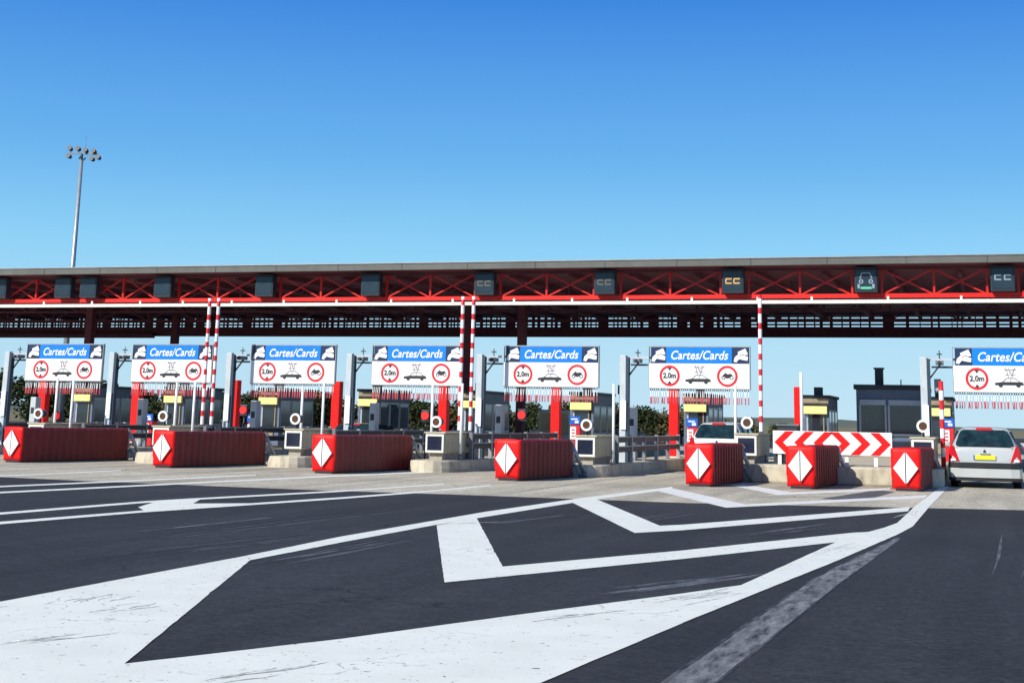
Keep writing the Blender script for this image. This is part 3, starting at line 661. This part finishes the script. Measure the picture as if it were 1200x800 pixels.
def booth():
    r = empty('toll_booth', (0, 0, 0), 'x', 'toll booth', 'narrow toll booths in a row')
    W, D, T = .43, 2.9, 2.15
    b = MB(); b.box(-W, W, 0, D, 0, .65, 'booth'); b.box(-W, W, 0, D, 1.70, T-.1, 'booth')
    for x in (-W, W-.08):
        for y in (0, .95, 1.9, D-.08): b.box(x, x+.08, y, y+.08, .65, 1.70, 'booth')
    b.build('wall', r)
    b = MB(); b.box(-W-.06, W+.06, -.07, D+.06, T-.098, T, 'dark_metal'); rf = b.build('roof', r, bevel=.01)
    b = MB(); b.box(-.12, .16, .5, .8, T+.002, T+.28, 'dark_metal'); b.build('vent_box', rf, bevel=.01)
    b = MB(); b.box(-W+.01, W-.01, -.03, -.002, 1.79, T-.1, 'booth_tan'); b.build('front_fascia', r)
    b = MB(); b.box(-W+.03, W-.05, -.16, -.032, 1.52, 1.78, 'yellow'); b.build('yellow_panel', r, bevel=.01)
    b = MB(); b.box(-W+.081, W-.081, .012, .03, .652, 1.698, 'booth_glass'); b.build('front_window', r)
    for x in (-W-.0, W-.03):
        for y in (.085, 1.035, 1.985):
            b = MB(); b.box(x+.008, x+.022, y, y+.86, .67, 1.68, 'pane'); pn = b.build('side_window', r)
            b = MB()
            for (ya, yb, za, zb_) in ((y, y+.86, 1.61, 1.68), (y, y+.86, .67, .72), (y, y+.03, .72, 1.61), (y+.83, y+.86, .72, 1.61)): b.box(x-.004, x+.034, ya, yb, za, zb_, 'frame')
            b.build('frame', pn)
    for xa, xb, m_ in ((-W+.1, -W+.16, 'frame'), (W-.2, W-.16, 'booth_tan')):
        b = MB(); b.box(xa, xb, -.01, .011, .7, 1.5, m_); b.build('mullion', r)
    b = MB(); b.box(-.2, .22, -.05, -.002, .3, .62, 'booth_tan'); b.build('front_panel', r)
    return r
bt = booth()
for i in range(0, 9):
    c = bt if i == 0 else copy_tree(bt)
    place(c, (Xf(i)+(.22 if i == 0 else .33), 50, .28), f'narrow slate booth with yellow front panel, {ORD[i]} from the right')

# bigger control cabin on the wide island
r = empty('control_cabin', (-3.41, 52, .44), 'wide dark slate cabin with two windows and a chimney', 'cabin')
b = MB(); b.box(-1.16, 1.16, 0, 4, 0, 2.25, 'booth'); b.build('wall', r)
b = MB(); b.box(-1.24, 1.24, -.1, 4.1, 2.252, 2.42, 'dark_metal'); rf = b.build('roof', r, bevel=.015)
b = MB(); b.box(-.55, -.27, .6, .9, 2.42, 2.98, 'dark_metal'); b.box(-.59, -.23, .56, .94, 2.98, 3.03, 'dark_metal'); b.build('chimney', rf)
b = MB(); b.tube([(.35, .5, 2.42), (.35, .5, 2.62)], .02, 'grey_metal', 6); b.build('vent_pipe', rf)
for xa, xb in ((-1.0, -.2), (-.02, 1.0)):
    b = MB(); b.box(xa, xb, -.03, -.002, .75, 1.72, 'booth_glass'); pn = b.build('window', r)
    b = MB(); b.box(xa-.04, xb+.04, -.05, -.002, 1.72, 1.90, 'frame'); b.box(xa-.07, xa-.002, -.045, -.002, .75, 1.718, 'frame'); b.box(xb+.002, xb+.06, -.045, -.002, .75, 1.718, 'frame'); b.box(xa-.04, xb+.04, -.06, -.002, .69, .748, 'frame'); b.build('frame', pn)
b = MB(); b.box(1.162, 1.175, 1, 2.4, .8, 1.75, 'pane'); b.build('side_window', r)

# low equipment cabinet left of the chevrons, grey roofed lorry shape far behind
r = empty('utility_cabinet', (-6.15, 45, .44), 'dark utility cabinet behind the lamp cabinet near the single barrier', 'cabinet')
b = MB(); b.box(-.2, .42, 0, .7, 0, .95, 'dark_metal'); b.build('body', r, bevel=.02)
b = MB(); b.box(-.24, .46, -.04, .74, .952, 1.0, 'grey_metal'); b.build('lid', r)

# payment machines
def machine(x, y, z, label):
    r = empty('payment_machine', (x, y, z), label, 'payment machine', 'red card machines beside the booths')
    b = MB(); b.box(-.17, .17, 0, .35, 0, 1.0, 'sign_red'); b.build('body', r, bevel=.02)
    b = MB(); b.box(-.16, .04, -.02, -.002, .52, .92, 'sign_white'); 
    for k in range(3): b.box(-.11, .0, -.026, -.0205, .6+k*.1, .64+k*.1, 'sign_red')
    b.build('front_plate', r)
    b = MB(); b.box(-.18, .18, -.03, .05, 1.002, 1.26, 'card_blue'); p = b.build('blue_board', r)
    b = MB(); b.box(-.13, .1, -.036, -.031, 1.15, 1.19, 'sign_white'); b.box(.0, .13, -.036, -.031, 1.04, 1.12, 'sign_white'); b.build('card_mark', p)
    return r
machine(-9.28, 46.4, .3, 'red payment machine with blue card board left of the white car')
machine(-13.2, 46.4, .3, 'red payment machine with blue card board under the middle sign')
machine(-25.1, 46.4, .15, 'red payment machine with blue board left of third red cushion')
machine(-29.3, 46.4, .1, 'red payment machine seen between the two leftmost cushions')
machine(-1.32, 45.5, .44, 'red payment machine beside the striped post at right')
# red signal lamps
for x, z, lb in ((-30.78, 1.23, 'round red signal lamp behind the leftmost lane'), (-23.61, 1.55, 'round red signal lamp left of a yellow booth panel'), (-17.17, 1.48, 'round red signal lamp left of the middle barriers'), (-13.96, 1.56, 'round red signal lamp left of the middle red pillar')):
    r = empty('signal_lamp', (x, 43, .0), lb, 'signal lamp', 'round red lane signals')
    b = MB(); b.tube([(0, .1, 0), (0, .1, z)], .03, 'dark_metal', 8); b.build('post', r)
    b = MB(); b.box(-.14, .14, .02, .14, z-.2, z+.18, 'dark_metal'); h = b.build('head', r, bevel=.02)
    b = MB(); b.disc(0, z, .125, -.02, .018, 'lamp_red', 20); b.build('lens', h)

# guard rails on the islands
for i in range(2, 8):
    xa, xb = Xi(i, 38.6)+.42, Xi(i, 46.9)+.38
    r = empty('guard_rail', (xa, 38.6, ih(i)), f'double steel guard rail on the {ORD[i-1]} island from the right', 'guard rail', 'guard rails along the islands')
    dx = xb-xa
    for z in (.36, .62):
        b = MB(); b.bar((0, 0, z), (dx, 8.2, z), .07, .14, 'dark_metal'); b.bar((0, 0, z+.082), (dx, 8.2, z+.082), .08, .022, 'galv'); b.build('rail', r)
    for k in range(6):
        f = k/5; b = MB(); b.box(dx*f-.05, dx*f+.05, 8.2*f-.045, 8.2*f+.045, 0, .74, 'galv' if k % 2 else 'grey_metal'); b.build('post', r)
# small lane hardware behind the cabinets
for i in range(2, 8):
    x = Xi(i, 41.5)
    r = empty('ticket_column', (x-.05, 42.2, ih(i)), f'pale slim ticket column on the {ORD[i]} island from the right', 'ticket machine', 'slim ticket columns')
    b = MB(); b.box(-.11, .11, 0, .3, 0, 1.55, 'pale_metal'); b.build('body', r, bevel=.02)
    b = MB(); b.box(-.06, .06, -.012, -.001, 1.0, 1.2, 'dark_metal'); b.build('ticket_slot', r)

# ------------------------------------------------------------------ canopy
r = empty('toll_canopy', (0, 0, 0), 'long flat toll canopy with grey fascia and red lattice truss', 'canopy')
XL, XR = -66, 14
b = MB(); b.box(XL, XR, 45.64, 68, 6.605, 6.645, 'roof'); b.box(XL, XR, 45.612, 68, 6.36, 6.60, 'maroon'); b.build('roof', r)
b = MB(); b.box(XL, XR, 45.46, 45.61, 6.37, 6.59, 'fascia'); b.box(XL, XR, 45.43, 45.63, 6.593, 6.625, 'galv'); fa = b.build('fascia', r)
b = MB()
for k in range(33): b.box(XL+1.2+2.4*k, XL+1.215+2.4*k, 45.452, 45.459, 6.375, 6.585, 'dark_metal')
b.build('joint_strip', fa)
b = MB(); b.box(XL, XR, 46.0, 46.09, 5.20, 5.31, 'cream_bar'); gb = b.build('gutter_bar', r)
b = MB(); b.box(XL, XR, 46.24, 46.36, 5.40, 5.52, 'chord_red_lit'); b.box(XL, XR, 46.2, 46.4, 5.386, 5.40, 'chord_red_lit'); b.build('bottom_chord', r)
b = MB(); b.box(XL, XR, 46.24, 46.36, 6.27, 6.36, 'maroon'); b.build('top_chord', r)  # maroon instead of red paints in the shade under the roof edge
VX = [4.55, .43, -3.65, -7.85, -12.12, -16.34, -20.54, -24.66, -28.8, -32.55, -36.4, -40.5]
for a in range(len(VX)-1):
    xr, xl = VX[a]-.46, VX[a+1]+.46
    if a == 8: xl -= .0
    mid = (xl+xr)/2
    for x in (xl, xr, mid):
        b = MB(); b.box(x-.035, x+.035, 46.255, 46.345, 5.5, 6.27, 'truss_red_shaded'); b.build('post', r)
    for p, q in ((xl, mid), (mid, xr)):
        b = MB(); b.bar((p+.05, 46.28, 5.51), (q-.05, 46.28, 6.26), .05, .05, 'truss_red_shaded'); b.build('brace', r)
        b = MB(); b.bar((p+.05, 46.33, 6.26), (q-.05, 46.33, 5.51), .045, .05, 'truss_red_shaded'); b.build('brace', r)
for x in [-36.2+2.07*k+random.uniform(-.25, .25) for k in range(22)]:
    b = MB(); b.box(x-.035, x+.035, 46.02, 46.07, 5.312, 5.42, 'cream_bar'); b.build('bracket', gb)
# inner and rear lattice girders: one dark lattice each, seen only as slits of sky
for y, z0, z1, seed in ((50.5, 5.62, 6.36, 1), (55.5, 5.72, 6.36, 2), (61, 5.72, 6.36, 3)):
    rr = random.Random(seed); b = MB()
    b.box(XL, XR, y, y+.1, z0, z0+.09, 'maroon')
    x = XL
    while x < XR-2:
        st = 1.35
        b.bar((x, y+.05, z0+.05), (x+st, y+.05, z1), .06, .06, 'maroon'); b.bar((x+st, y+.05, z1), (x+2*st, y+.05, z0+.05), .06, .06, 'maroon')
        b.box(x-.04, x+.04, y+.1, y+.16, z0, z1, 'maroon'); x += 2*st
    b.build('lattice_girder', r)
b = MB(); b.box(XL, XR, 67, 67.25, 5.40, 5.86, 'maroon'); b.box(XL, XR, 66.9, 66.999, 5.37, 5.41, 'dark_metal'); b.build('rear_beam', r)
b = MB(); b.box(XL, -42.2, 66.6, 66.88, 5.27, 5.5, 'maroon'); b.build('lower_beam', r)
b = MB()
for z in (5.93, 6.08): b.box(XL, XR, 67.05, 67.15, z, z+.085, 'maroon')
x = XL; rr = random.Random(4)
while x < XR:
    wv = rr.choice((.04, .05, .06, .09, .14, .5)); b.box(x, x+wv, 67.06, 67.14, 5.86, 6.36, 'maroon'); x += wv+(rr.uniform(.08, .26) if x < -12 else rr.uniform(.12, .55))
b.build('rear_grille', r)
# purlins running front to back, they break the view into slits
for k, x in enumerate([XL+2.1*j for j in range(38)]):
    if x < -60 or x > 8: continue
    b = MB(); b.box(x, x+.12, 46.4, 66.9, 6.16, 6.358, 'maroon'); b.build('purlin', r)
for x, y in ((-38.0, 55), (-20.2, 55), (-17.9, 55), (-38.0, 62), (6.5, 55)):
    b = MB(); b.box(x-.16, x+.16, y-.15, y+.15, .0, 6.16, 'maroon'); b.build('column', r)

# lane displays hung in the truss
def display(x, kind, label):
    r = empty('lane_display', (x, 45.9, 5.53), label, 'display', 'lane displays in the canopy truss')
    b = MB(); b.box(-.355, .355, 0, .28, 0, .76, 'vms_case'); b.build('case', r, bevel=.02)
    b = MB(); b.box(-.31, .31, -.012, -.001, .08, .70, 'vms_face'); f = b.build('face', r)
    b = MB(); b.box(-.365, .365, -.16, -.003, .74, .76, 'vms_case'); b.build('hood', r)
    b = MB()
    if kind in ('amber', 'dim'):
        m_ = 'amber' if kind == 'amber' else 'dim_segment'
        for cx in (-.13, .13):
            for z in (.30, .44): b.box(cx-.10, cx+.10, -.018, -.0125, z, z+.045, m_)
            b.box(cx-.11, cx-.07, -.018, -.0125, .346, .439, m_)
    elif kind == 'car':
        for cx in (-.15, .15): b.disc(cx, .34, .07, -.018, -.0125, 'white_light', 16, .035)
        b.poly([(-.2, .44), (-.13, .62), (.13, .62), (.2, .44), (.16, .44), (.11, .59), (-.11, .59), (-.16, .44)], -.018, -.0125, 'white_light')
        b.box(-.17, .17, -.018, -.0125, .10, .17, 'green_light'); b.box(-.26, -.19, -.018, -.0125, .12, .26, 'white_light'); b.box(.19, .26, -.018, -.0125, .12, .26, 'white_light')
    elif kind == 'cc':
        for cx in (-.14, .14):
            b.box(cx-.10, cx+.10, -.018, -.0125, .34, .38, 'white_light'); b.box(cx-.10, cx+.10, -.018, -.0125, .48, .51, 'white_light'); b.box(cx-.10, cx-.06, -.018, -.0125, .38, .48, 'white_light')
    if kind: b.build('symbol', f)
DL = [('cc', 'above the hatchback lane, with two white marks'), ('car', 'with white discs over a green bar'), ('amber', 'with bright amber marks'), ('dim', 'with faint tan marks, left of the bright amber one'), ('dim', 'with faint tan marks above the middle barrier pair'),
      (None, 'blank and grey, fourth blank one from the right end'), (None, 'blank, above the third red cushion from the left'), (None, 'blank, just left of the left barrier pair'), (None, 'right one of the blank adjacent pair'), (None, 'left one of the blank adjacent pair'), (None, 'cut by the left picture edge')]
DL[5] = (None, 'blank, right of centre between the two barrier pairs')
for x, (k, lb) in zip([.43, -3.65, -7.85, -12.12, -16.34, -20.54, -24.66, -28.8, -31.95, -33.05, -35.9], DL):
    display(x, k, 'dark lane display in the truss ' + lb)

# ------------------------------------------------------------------ vehicles
def car(loc, paint, label, name='parked_car', hs=1., ws=1., rear_detail=True):
    """rear end at y=0, driving away along +y"""
    r = empty(name, loc, label, 'car', None); r.scale = (ws, 1, hs)
    st = [(.00, .42, .74, .62, .70, .66), (.03, .30, .78, .90, .71, .93), (.08, .27, .81, .95, .70, .985), (.20, .25, .825, .955, .655, 1.16), (.34, .24, .83, .955, .60, 1.365), (.44, .24, .835, .955, .56, 1.425),
          (.8, .2, .84, .955, .56, 1.455), (1.5, .2, .84, .945, .57, 1.46), (2.05, .2, .84, .93, .565, 1.39), (2.45, .2, .835, .92, .58, 1.20), (2.85, .2, .83, .90, .66, .955), (3.3, .22, .80, .82, .66, .86), (3.62, .26, .74, .72, .60, .75), (3.77, .34, .64, .58, .5, .60)]
    secs = []
    for y, zl, w_, zb, wr, zr in st:
        p = [(w_-.14, zl), (w_-.03, zl+.04), (w_, zl+.14), (w_+.005, (zl+zb)/2), (w_-.01, zb-.08), (w_-.035, zb), (wr+.015, zr-.05), (wr-.04, zr-.012), (wr*.6, zr+.006)]
        ring = [(x, y, z) for x, z in p]+[(-x, y, z) for x, z in reversed(p)]
        secs.append(ring)
    n = len(secs[0]); vs = [v for s_ in secs for v in s_]
    fs = [(k*n+j, k*n+(j+1) % n, (k+1)*n+(j+1) % n, (k+1)*n+j) for k in range(len(secs)-1) for j in range(n)]
    fs += [tuple(range(n))[::-1], tuple(range((len(secs)-1)*n, len(secs)*n))]
    b = MB(); b.add(vs, fs, paint, True); o = b.build('body', r)
    ss = o.modifiers.new('sub', 'SUBSURF'); ss.levels = 1; ss.render_levels = 2
    # rear window lying on the hatch
    def glass(pts, name, out=.012, m='car_glass', parent=r):
        q = [Vector(p) for p in pts]; nrm = (q[1]-q[0]).cross(q[2]-q[0]).normalized()
        b = MB(); b.add([p+nrm*out for p in q]+[p-nrm*.02 for p in q], [tuple(range(len(q))), tuple(range(2*len(q)-1, len(q)-1, -1))]+[(k, k+len(q), (k+1) % len(q)+len(q), (k+1) % len(q)) for k in range(len(q))], m)
        return b.build(name, parent, bevel=.006)
    rw = glass([(-.60, .075, .955), (.60, .075, .955), (.665, .10, .985), (.675, .12, 1.03), (.60, .275, 1.25), (.555, .335, 1.33), (.48, .365, 1.365), (-.48, .365, 1.365), (-.555, .335, 1.33), (-.60, .275, 1.25), (-.675, .12, 1.03), (-.665, .10, .985)], 'rear_window', .032)
    b = MB(); b.bar((-.02, .068, 1.015), (.30, .115, 1.07), .012, .018, 'ink'); b.build('wiper', rw)
    for s_ in (-1, 1):
        pts = [(s_*.765, .62, .985), (s_*.765, 1.45, .98), (s_*.625, 1.45, 1.36), (s_*.625, .75, 1.355), (s_*.70, .60, 1.15)]
        if s_ > 0: pts = pts[::1]
        else: pts = pts[::-1]
        glass(pts, 'side_window', .03)
        pts = [(s_*.765, 1.52, .98), (s_*.765, 2.45, .965), (s_*.63, 1.98, 1.335), (s_*.625, 1.52, 1.36)]
        if s_ < 0: pts = pts[::-1]
        glass(pts, 'side_window', .03)
    b = MB(); b.poly([(-.19, 1.375), (.19, 1.375), (.18, 1.435), (-.18, 1.435)], .32, .43, 'tail'); b.build('brake_light', r)
    b = MB()
    secb = []
    for x, y in ((-.855, .55), (-.865, .12), (-.80, -.02), (-.6, -.075), (0, -.095), (.6, -.075), (.80, -.02), (.865, .12), (.855, .55)): secb.append((x, y))
    def bump(z0, z1, m, grow, nm, par=r):
        b = MB(); a = [(x*(1+grow*.0), y-grow, z) for z in (z0, z1) for x, y in secb]; k = len(secb)
        inner = [(x*.9, y+.16, z) for z in (z0, z1) for x, y in secb]
        fs = []
        for j in range(k-1):
            fs += [(j, j+1, k+j+1, k+j), (2*k+j+1, 2*k+j, 3*k+j, 3*k+j+1), (k+j, k+j+1, 3*k+j+1, 3*k+j), (j+1, j, 2*k+j, 2*k+j+1)]
        b.add(a+inner, fs+[(0, k, 3*k, 2*k), (k-1, 3*k-1, 4*k-1, 2*k-1)], m, False); return b.build(nm, par, bevel=.01)
    bp = bump(.24, .465, paint, .0, 'bumper'); bump(.468, .60, 'bumper', .02, 'bumper_strip', bp); bump(.16, .238, 'bumper', -.03, 'bumper_skirt', bp)
    for s_ in (-1, 1):
        q = [(.59, .61), (.85, .61), (.845, .82), (.79, 1.01), (.735, 1.0), (.665, .82)]
        b = MB(); k = len(q)
        fr = [(s_*x, -.012+max(0, x-.76)*.9, z) for x, z in q]; bk = [(s_*x*.99, .30 if x > .8 else .12, z) for x, z in q]
        b.add(fr+bk, [tuple(range(k)), tuple(range(2*k-1, k-1, -1))]+[(j, j+k, (j+1) % k+k, (j+1) % k) for j in range(k)], 'tail')
        tl = b.build('tail_light', r, bevel=.012)
        b = MB(); b.box(min(s_*.68, s_*.80), max(s_*.68, s_*.80), -.018, -.0125, .63, .68, 'reflective'); b.build('reversing_lens', tl)
        b = MB(); b.box(min(s_*.86, s_*1.0), max(s_*.86, s_*1.0), 2.18, 2.32, .94, 1.07, paint); b.build('wing_mirror', r, bevel=.03)
    b = MB()
    for s_ in (-1, 1): b.bar((s_*.655, .045, .62), (s_*.645, .052, .96), .012, .01, 'ink')
    b.box(-.65, .65, .008, .03, .612, .622, 'ink'); b.build('hatch_gap', r)
    b = MB(); b.box(-.12, .12, -.04, .05, .81, .835, paint); b.build('hatch_handle', r, bevel=.005)
    b = MB(); b.box(-.23, .25, -.035, .06, .67, .775, 'plate'); b.box(-.265, -.232, -.035, .06, .67, .775, 'card_blue'); b.build('number_plate', r)
    b = MB(); b.poly([(-.038, .86), (0, .80), (.038, .86), (0, .92)], .005, .05, 'ink'); b.build('badge', r)
    b = MB(); b.tube([(-.36, -.03, .2), (-.36, .3, .2)], .028, 'rim', 10); b.build('exhaust', r)
    for x in (-.74, .74):
        for y in (.62, 3.05):
            b = MB(); b.tube([(x-.09, y, .29), (x+.09, y, .29)], .29, 'tyre', 24); t = b.build('tyre', None)
            wh = empty('wheel', (0, 0, 0), None, None); wh.parent = r; t.parent = wh
            b = MB(); b.tube([(x+(.092 if x > 0 else -.092), y, .29), (x+(.10 if x > 0 else -.10), y, .29)], .18, 'rim', 20); b.build('rim', wh)
    return r
car((-.245, 37.45, .006), 'silver', 'silver hatchback seen from behind with yellow number plate, at the right', 'hatchback_car')
car((-7.98, 43.6, .006), 'white_car', 'white hatchback in the lane behind a red crash cushion', 'hatchback_car')
car((-20.2, 44.0, .006), 'green_car', 'dark green low hatchback behind the long red cushion', 'hatchback_car', hs=.82, ws=1.06)

r = empty('waste_container', (1.02, 50, .006), 'blue container with red lid at the right picture edge', 'container')
b = MB(); b.box(-.12, .9, 0, .8, .10, .78, 'blue_box'); b.build('body', r, bevel=.03)
b = MB(); b.box(-.15, .93, -.03, .83, .782, .86, 'sign_red'); b.build('lid', r, bevel=.01)
for x in (-.05, .8):
    b = MB(); b.tube([(x-.03, .1, .07), (x+.03, .1, .07)], .068, 'tyre', 12); b.build('castor', r)

r = empty('van', (-18.0, 60, .006), 'white van with tan and orange rear doors far down a lane left of centre', 'van')
b = MB(); b.box(-.72, .72, 0, 3.2, .28, 1.86, 'white_car'); b.box(-.70, .70, 3.2, 4.1, .28, 1.1, 'white_car'); b.build('body', r, bevel=.06)
for xa, xb in ((-.62, -.05), (.05, .62)):
    b = MB(); b.box(xa, xb, -.03, .0, .82, 1.72, 'van_door'); b.build('rear_door', r, bevel=.01)
b = MB(); b.box(-.74, .74, -.08, .1, .26, .42, 'bumper'); b.build('bumper', r, bevel=.02)
for x in (-.62, .62):
    for y in (.6, 3.3):
        b = MB(); b.tube([(x-.09, y, .29), (x+.09, y, .29)], .29, 'tyre', 18); b.build('wheel', r)

# ------------------------------------------------------------------ mast
r = empty('floodlight_mast', (-67.65, 95, 0), 'tall slim steel mast with a crown of floodlights behind the canopy', 'light mast')
b = MB(); b.tube([(0, 0, 0), (0, 0, 20.75)], [.26, .13], 'galv', 14); b.build('pole', r)
b = MB(); b.tube([(0, 0, 20.75), (0, 0, 21.30)], .09, 'dark_metal'); b.bar((-1.2, 0, 21.35), (1.35, 0, 21.17), .12, .12, 'grey_metal'); b.tube([(-.25, 0, 20.85), (.0, 0, 21.25)], .05, 'dark_metal', 8); b.tube([(.35, 0, 20.90), (.0, 0, 20.65)], .06, 'dark_metal', 8); b.build('head_frame', r)
b = MB(); b.tube([(.25, 0, 21.35), (.25, 0, 22.65)], .018, 'grey_metal', 6); b.build('lightning_rod', r)
for x, z in ((-1.1, 21.70), (-1.15, 21.10), (-.35, 21.65), (.35, 21.50), (1.1, 21.40), (1.0, 20.80), (1.55, 20.90)):
    b = MB(); b.tube([(x, .15, z-.06), (x, -.2, z+.04)], [.14, .22], 'dark_metal', 12); h = b.build('floodlight', r)
    b = MB(); b.tube([(x, 0, z), (x*.95, 0, 21.27)], .03, 'grey_metal', 6); b.build('bracket', h)
r = empty('flag_pole', (-31.3, 70, 0), 'thin dark pole with a small head behind the guard rail', 'pole')
r.location = (-17.6, 70, 0)
b = MB(); b.tube([(0, 0, 0), (0, 0, 3.1)], .06, 'dark_metal', 8); b.build('shaft', r)
b = MB(); b.box(-.12, .12, -.1, .1, 2.75, 3.2, 'dark_metal'); b.build('head', r, bevel=.03)

# ------------------------------------------------------------------ vegetation
def bush_tree(seed, h, w, leaf, trunk_h=.9, dens=1.):
    rr = random.Random(seed)
    r = empty('tree', (0, 0, 0), 'x', 'tree', 'trees beyond the toll plaza')
    b = MB(); b.tube([(0, 0, 0), (.05, 0, trunk_h), (.1, .05, h*.6)], [.14, .11, .05], 'bark', 8)
    for k in range(6):
        a = rr.uniform(0, 6.28); b.tube([(.05, 0, trunk_h+.1*k), (cos(a)*w*.3, sin(a)*w*.3, h*rr.uniform(.5, .85))], [.06, .02], 'bark', 5)
    b.build('trunk', r)
    b = MB(); cl = [(rr.uniform(-w/2, w/2)*.8, rr.uniform(-w/2, w/2)*.8, rr.uniform(trunk_h, h*.88), rr.uniform(.35, .75)*w*.3) for _ in range(int(26*dens))]
    vs = []; fs = []; ms = []
    for cx, cy, cz, cr_ in cl:
        for _ in range(150):
            u = Vector((rr.gauss(0, 1), rr.gauss(0, 1), rr.gauss(0, .8))).normalized()*cr_*rr.uniform(.45, 1.08)
            c = Vector((cx, cy, max(.3, cz)))+u
            a = Vector((rr.gauss(0, 1), rr.gauss(0, 1), rr.gauss(0, 1))).normalized(); q = a.cross(Vector((rr.gauss(0, 1), 1, .3))).normalized(); s_ = rr.uniform(.09, .21)
            vs += [c-a*s_, c+q*s_*.6, c+a*s_, c-q*s_*.6]; k = len(vs)-4; fs.append((k, k+1, k+2, k+3))
    b.add(vs, fs, leaf); b.build('crown', r, fix=False)
    return r
T = [bush_tree(1, 4.2, 5.2, 'leaf_a'), bush_tree(2, 3.5, 5.0, 'leaf_b'), bush_tree(3, 5.4, 4.2, 'leaf_a', 1.6)]
# (x, y, type, scale, rotation)
spots = [(-78.5, 98, 2, 1.15, 0.3), (-72.5, 100, 0, 1.15, 1.1), (-67.8, 99, 2, .92, 2.), (-63.2, 101, 0, .95, .2), (-59, 100, 1, 1.05, 2.3), (-55., 100, 0, .93, 3.), (-51, 101, 1, 1.05, .6), (-47, 99, 0, .92, 1.9), (-43, 101, 1, 1.0, 2.7),
         (-39, 100, 0, .8, .9), (-35.2, 100, 1, .95, 4.), (-31, 101, 0, .8, 3.3), (-27.3, 99, 1, .95, 1.), (-24.2, 100, 0, .74, 5.), (-21.0, 101, 1, .86, 2.), (-17.8, 104, 1, .62, .4), (-14.4, 106, 0, .45, 2.)]
place_words = ['nearest the left picture edge', 'second from the left edge', 'third from the left edge, slim', 'fourth from the left edge', 'fifth from the left edge', 'behind the left barrier pair', 'seventh from the left edge', 'left of the dark green car', 'ninth from the left edge', 'tenth from the left edge', 'behind the middle barrier pair', 'left of the middle red pillar', 'right of the middle sign', 'above the guard rail near centre', 'left of the red pillar beside the white car', 'low behind the white car lane', 'lowest and farthest right']
used = set()
for (x, y, k, s_, a), lb in zip(spots, place_words):
    t = T[k] if k not in used else copy_tree(T[k]); used.add(k)
    place(t, (x, y, 0), ('dark green' if k != 1 else 'olive green') + ' leafy tree ' + lb, a, (s_, s_, s_*.8))
# palm at far left
r = empty('palm_tree', (-73.5, 92, 0), 'palm tree beside the tall pillar at the left edge', 'palm tree')
b = MB(); b.tube([(0, 0, 0), (.1, 0, 2.5), (.05, 0, 4.4)], [.22, .17, .15], 'bark', 10); b.build('trunk', r)
b = MB(); rr = random.Random(5); vs = []; fs = []
for k in range(26):
    a = rr.uniform(0, 6.28); el = rr.uniform(-.5, 1.2); L_ = rr.uniform(1.2, 1.8)
    for j in range(16):
        f = j/15; p = Vector((cos(a)*cos(el)*L_*f, sin(a)*cos(el)*L_*f, 4.4+sin(el)*L_*f-.8*f*f)); sd = Vector((-sin(a), cos(a), 0))
        for s_ in (-1, 1):
            q = p+sd*s_*.32*(1-f*.5)+Vector((cos(a)*.12, sin(a)*.12, -.12)); vs += [p, p+Vector((0, 0, .03))+Vector((cos(a), sin(a), 0))*.06, q]; m_ = len(vs)-3; fs.append((m_, m_+1, m_+2))
b.add(vs, fs, 'leaf_a'); b.build('crown', r, fix=False)
# far low ridge
b = MB(); rr = random.Random(9); n = 60; vs = []
hs_ = [rr.uniform(8, 16)+6*sin(k*.35) for k in range(n+1)]
for k in range(n+1):
    x = -2600+5200*k/n; vs += [(x, 2600, -1), (x, 2650, hs_[k]), (x, 2900, -1)]
fs = []
for k in range(n): fs += [(k*3, k*3+3, k*3+4, k*3+1), (k*3+1, k*3+4, k*3+5, k*3+2)]
b.add(vs, fs, 'hill', True); tag(b.build('hills', fix=False), kind='structure')
